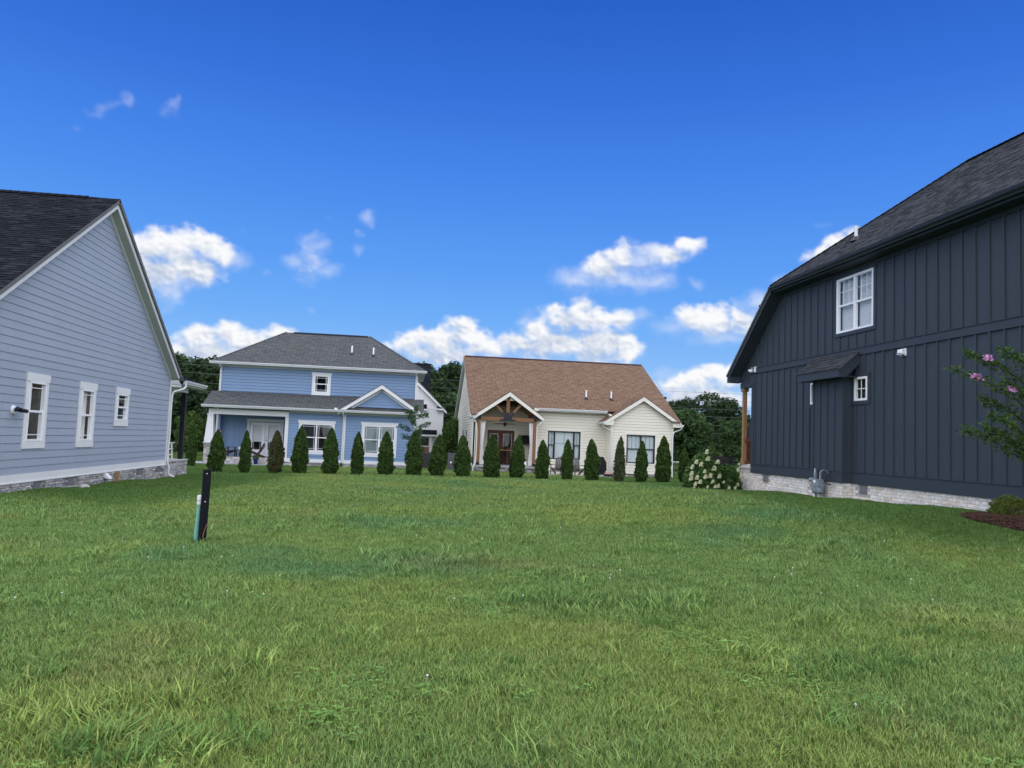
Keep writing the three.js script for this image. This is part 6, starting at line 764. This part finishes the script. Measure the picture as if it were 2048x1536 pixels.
// ---------------------------------------------------------------- grass
{
  const blade = (P, K, r, x, z, h, w, lean, dir, col) => { const dx = Math.cos(dir), dz = Math.sin(dir), px = -dz * w / 2, pz = dx * w / 2, q = (t) => [x + dx * lean * t * t, h * t * (1 - 0.25 * lean / h * t * 0.5), z + dz * lean * t * t]; const a = q(0), b = q(0.55), c = q(1), k = 0.75; const pts = [[a[0] - px, a[1], a[2] - pz], [a[0] + px, a[1], a[2] + pz], [b[0] + px * k, b[1], b[2] + pz * k], [a[0] - px, a[1], a[2] - pz], [b[0] + px * k, b[1], b[2] + pz * k], [b[0] - px * k, b[1], b[2] - pz * k], [b[0] - px * k, b[1], b[2] - pz * k], [b[0] + px * k, b[1], b[2] + pz * k], c]; for (const p of pts) { P.push(...p); K.push(...col); } };
  const tuft = (seed, n, rad, hh, ww, leanF, dry = 0.08) => { const r = rngOf(seed), P = [], K = []; for (let i = 0; i < n; i++) { const a = r() * 6.283, d = rad * Math.sqrt(r()), h = mix(hh[0], hh[1], r()), k = 0.6 + 0.8 * r(), c = r() < dry ? [1.9 * k, 1.25 * k, 1.5 * k] : [k * (0.9 + 0.25 * r()), k, k * (0.85 + 0.3 * r())]; blade(P, K, r, Math.cos(a) * d, Math.sin(a) * d, h, mix(ww[0], ww[1], r()), h * leanF * (0.3 + r()), r() * 6.283, c); } const g = new THREE.BufferGeometry(); g.setAttribute('position', new THREE.Float32BufferAttribute(P, 3)); g.setAttribute('color', new THREE.Float32BufferAttribute(K, 3)); g.computeVertexNormals(); return g; };
  const clover = (seed) => { const r = rngOf(seed), P = [], K = []; for (let i = 0; i < 16; i++) { const x = (r() - 0.5) * 0.16, z = (r() - 0.5) * 0.16, y = 0.012 + r() * 0.035, k = 0.8 + 0.4 * r(), a0 = r() * 6; for (let j = 0; j < 3; j++) { const a = a0 + j * 2.094, s = 0.009, q = (u, v, yy) => [x + Math.cos(a) * u - Math.sin(a) * v, y + yy, z + Math.sin(a) * u + Math.cos(a) * v]; for (const p of [q(0, 0, 0), q(s, -s * 0.7, 0.002), q(s * 1.7, 0, 0.001), q(0, 0, 0), q(s * 1.7, 0, 0.001), q(s, s * 0.7, 0.002)]) { P.push(...p); K.push(0.8 * k, k, 0.9 * k); } } } const g = new THREE.BufferGeometry(); g.setAttribute('position', new THREE.Float32BufferAttribute(P, 3)); g.setAttribute('color', new THREE.Float32BufferAttribute(K, 3)); g.computeVertexNormals(); return g; };
  const gm = new THREE.MeshPhysicalMaterial({ color: 0xffffff, vertexColors: true, roughness: 0.7, side: THREE.DoubleSide, transmission: 0.2, thickness: 0, specularIntensity: 0.15 });
  const fine = [1, 2, 3, 4].map((i) => tuft(700 + i, 32, 0.09, [0.018, 0.055], [0.003, 0.0055], 0.95, 0.1)), wide = [1, 2, 3].map((i) => tuft(720 + i, 26, 0.14, [0.025, 0.065], [0.006, 0.011], 0.7, 0.07)), coarse = [1, 2, 3].map((i) => tuft(740 + i, 13, 0.055, [0.045, 0.11], [0.0045, 0.0085], 1.0, 0.05)), clov = [clover(761), clover(762)];
  const bins = [...fine, ...wide, ...coarse, ...clov].map((g) => ({ g, m: [], c: [] })), r = rngOf(900), o = new THREE.Object3D();
  const no = [[-30, -8.55, -32.2, -15], [11.7, 30, -26.7, -5], [-14.6, -7.3, -49, -46.38], [-12, 1, -60, -47.45], [3.8, 16.4, -63, -45.9], [7.95, 12.1, -46.9, -44.35], [11.35, 12.1, -21.2, -19.5], [-5, 3, -72, -61.9]];
  const free = (x, z) => !no.some((a) => inRect(x, z, a)) && ((x - 11.1) / 1.05) ** 2 + ((z + 11.9) / 2.0) ** 2 > 1;
  const put = (bin, x, z, s, col) => { o.position.set(x, ground(x, z) - 0.004, z); o.rotation.set((r() - 0.5) * 0.15, r() * 6.283, (r() - 0.5) * 0.15); o.scale.set(s, s * (0.8 + 0.4 * r()), s); o.updateMatrix(); bins[bin].m.push(...o.matrix.elements); bins[bin].c.push(...col); };
  const colour = (x, z) => {  // species patches: green turf, yellower crabgrass, straw-coloured thin spots
    const k = kept(x, z), a = vn(x * 0.42 + 11, z * 0.42) + 0.5 * vn(x * 1.3, z * 1.3 + 4), b = vn(x * 0.23 + 60, z * 0.5) + 0.6 * vn(x * 0.9 + 5, z * 1.1), dry = sstep(0.55, 1.15, vn(x * 0.6 + 31, z * 0.75 + 8) + 0.6 * vn(x * 2.1, z * 2.3)) * (1 - 0.7 * k);
    const c = [mix(0.164, 0.21, sstep(-0.3, 0.9, b)), mix(0.277, 0.308, sstep(-0.4, 0.9, b)), mix(0.079, 0.077, sstep(0, 1, b))]; const g = sstep(0.2, 1, a); c[0] *= mix(1, 0.75, g); c[1] *= mix(1, 0.9, g); c[2] *= mix(1, 1.1, g);
    c[0] = mix(c[0], 0.27, dry * 0.28); c[1] = mix(c[1], 0.27, dry * 0.35); c[2] = mix(c[2], 0.1, dry * 0.35); const t = 0.72 + 0.5 * r(); return [mix(c[0], 0.085, 0.8 * k) * t, mix(c[1], 0.175, 0.8 * k) * t, mix(c[2], 0.04, 0.8 * k) * t];
  };
  const half = (d) => 0.78 * d + 2.6;
  const fill = (d0, d1, per, pick, size) => { const z0 = -d0, z1 = -d1, wid = half(d1), n = Math.round((d1 - d0) * wid * 2 * per); for (let i = 0; i < n; i++) { const z = mix(z0, z1, r()), x = -z * 0.13 + (r() * 2 - 1) * wid; if (Math.abs(x + z * 0.13) > half(-z) || !free(x, z)) continue; put(pick(x, z), x, z, size(x, z), colour(x, z)); } };
  const F1 = () => Math.floor(r() * 4), F2 = () => 4 + Math.floor(r() * 3), F3 = () => 7 + Math.floor(r() * 3), CL = () => 10 + Math.floor(r() * 2);
  const clumpy = (x, z) => vn(x * 1.1 + 3, z * 1.1 + 70) + 0.5 * vn(x * 3, z * 3), clovery = (x, z) => vn(x * 0.8 + 90, z * 0.8) + 0.5 * vn(x * 2.6, z * 2.6);
  const pickNear = (x, z) => { const q = r(); if (q < 0.07 * sstep(0.1, 0.9, clovery(x, z))) return CL(); if (q < 0.03 + 0.2 * sstep(0.45, 0.9, clumpy(x, z)) * (1 - kept(x, z))) return F3(); return F1(); };
  const sz = (x, z) => (0.8 + 0.5 * r()) * mix(1 + 0.25 * sstep(0.2, 0.9, clumpy(x, z)), 0.72, kept(x, z));
  fill(1.5, 7, 520, pickNear, sz); fill(7, 13, 340, pickNear, (x, z) => sz(x, z) * 1.05); fill(13, 22, 170, (x, z) => (r() < 0.35 ? F2() : pickNear(x, z)), (x, z) => sz(x, z) * 1.15); fill(22, 34, 100, (x, z) => (r() < 0.85 ? F2() : F1()), (x, z) => sz(x, z) * 1.2); fill(34, 60, 45, F2, (x, z) => sz(x, z) * 1.35);
  // taller weed clumps
  for (const [x, z, n, s] of [[1.35, -7.6, 34, 1.5], [1.75, -7.5, 26, 1.4], [2.3, -6.6, 22, 1.2], [3.1, -5.2, 30, 1.3], [3.5, -5.35, 22, 1.2], [4.4, -5.9, 18, 1.2], [-1.3, -4.1, 30, 1.3], [-0.95, -4.2, 24, 1.2], [-0.4, -6.2, 20, 1.1], [0.6, -5.4, 14, 1.1], [-3.0, -7.2, 16, 1.1], [5.6, -8.6, 22, 1.2], [-4.2, -9.2, 16, 1.1], [3.6, -10.5, 24, 1.2], [4.3, -13.5, 24, 1.3], [1.4, -15.2, 20, 1.3], [-1.0, -13.2, 16, 1.2], [6.6, -11.2, 20, 1.2], [2.2, -19, 26, 1.4], [7.4, -16, 20, 1.3], [-3.4, -16.5, 20, 1.3], [0.2, -10.4, 16, 1.2], [-2.8, -11.2, 10, 1.0], [6.9, -7.4, 16, 1.2], [2.7, -4.3, 16, 1.2], [-2.4, -5.3, 16, 1.1]]) for (let i = 0; i < n; i++) { const a = r() * 6.283, d = 0.34 * Math.sqrt(r()), X = x + Math.cos(a) * d, Z = z + Math.sin(a) * d * 0.8, t = 0.8 + 0.4 * r(); put(F3(), X, Z, s * (0.7 + 0.5 * r()), [0.115 * t, 0.225 * t, 0.058 * t]); }
  let at = 0; for (const b of bins) { const n = b.m.length / 16; if (!n) continue; const im = new THREE.InstancedMesh(b.g, gm, n); im.instanceMatrix.array.set(b.m.length ? Float32Array.from(b.m) : []); for (let i = 0; i < n; i++) im.setColorAt(i, C(b.c[i * 3], b.c[i * 3 + 1], b.c[i * 3 + 2])); im.name = numbered(at < 7 ? 'grass' : at < 10 ? 'coarse_grass' : 'clover'); im.castShadow = im.receiveShadow = true; im.userData = { kind: 'stuff', label: at < 7 ? 'short green lawn grass' : at < 10 ? 'taller coarse grass tufts in the lawn' : 'clover leaves growing in the lawn', category: at < 10 ? 'grass' : 'clover' }; scene.add(im); at++; }
  // white clover heads
  const head = new THREE.IcosahedronGeometry(0.0075, 1).scale(1, 0.9, 1).translate(0, 0.06, 0), fl = new THREE.InstancedMesh(merge([head, stick([0, 0, 0], [0, 0.06, 0], 0.0012, 0.0012, 4)]), mat([0.58, 0.57, 0.5], { roughness: 0.9 }), 200); let n = 0;
  for (let i = 0; i < 9000 && n < 200; i++) { const z = -mix(3.2, 24, Math.sqrt(r())), x = -z * 0.13 + (r() * 2 - 1) * half(-z); if (!free(x, z) || kept(x, z) > 0.4 || clovery(x, z) < 0.1) continue; o.position.set(x, ground(x, z), z); o.rotation.set((r() - 0.5) * 0.5, r() * 6, (r() - 0.5) * 0.5); o.scale.setScalar(0.8 + 0.5 * r()); o.updateMatrix(); fl.setMatrixAt(n++, o.matrix); } fl.count = n; fl.name = 'clover_flower'; fl.userData = { kind: 'stuff', label: 'tiny white clover flowers dotted over the lawn', category: 'flowers' }; scene.add(fl);
}
renderer.render(scene, camera);
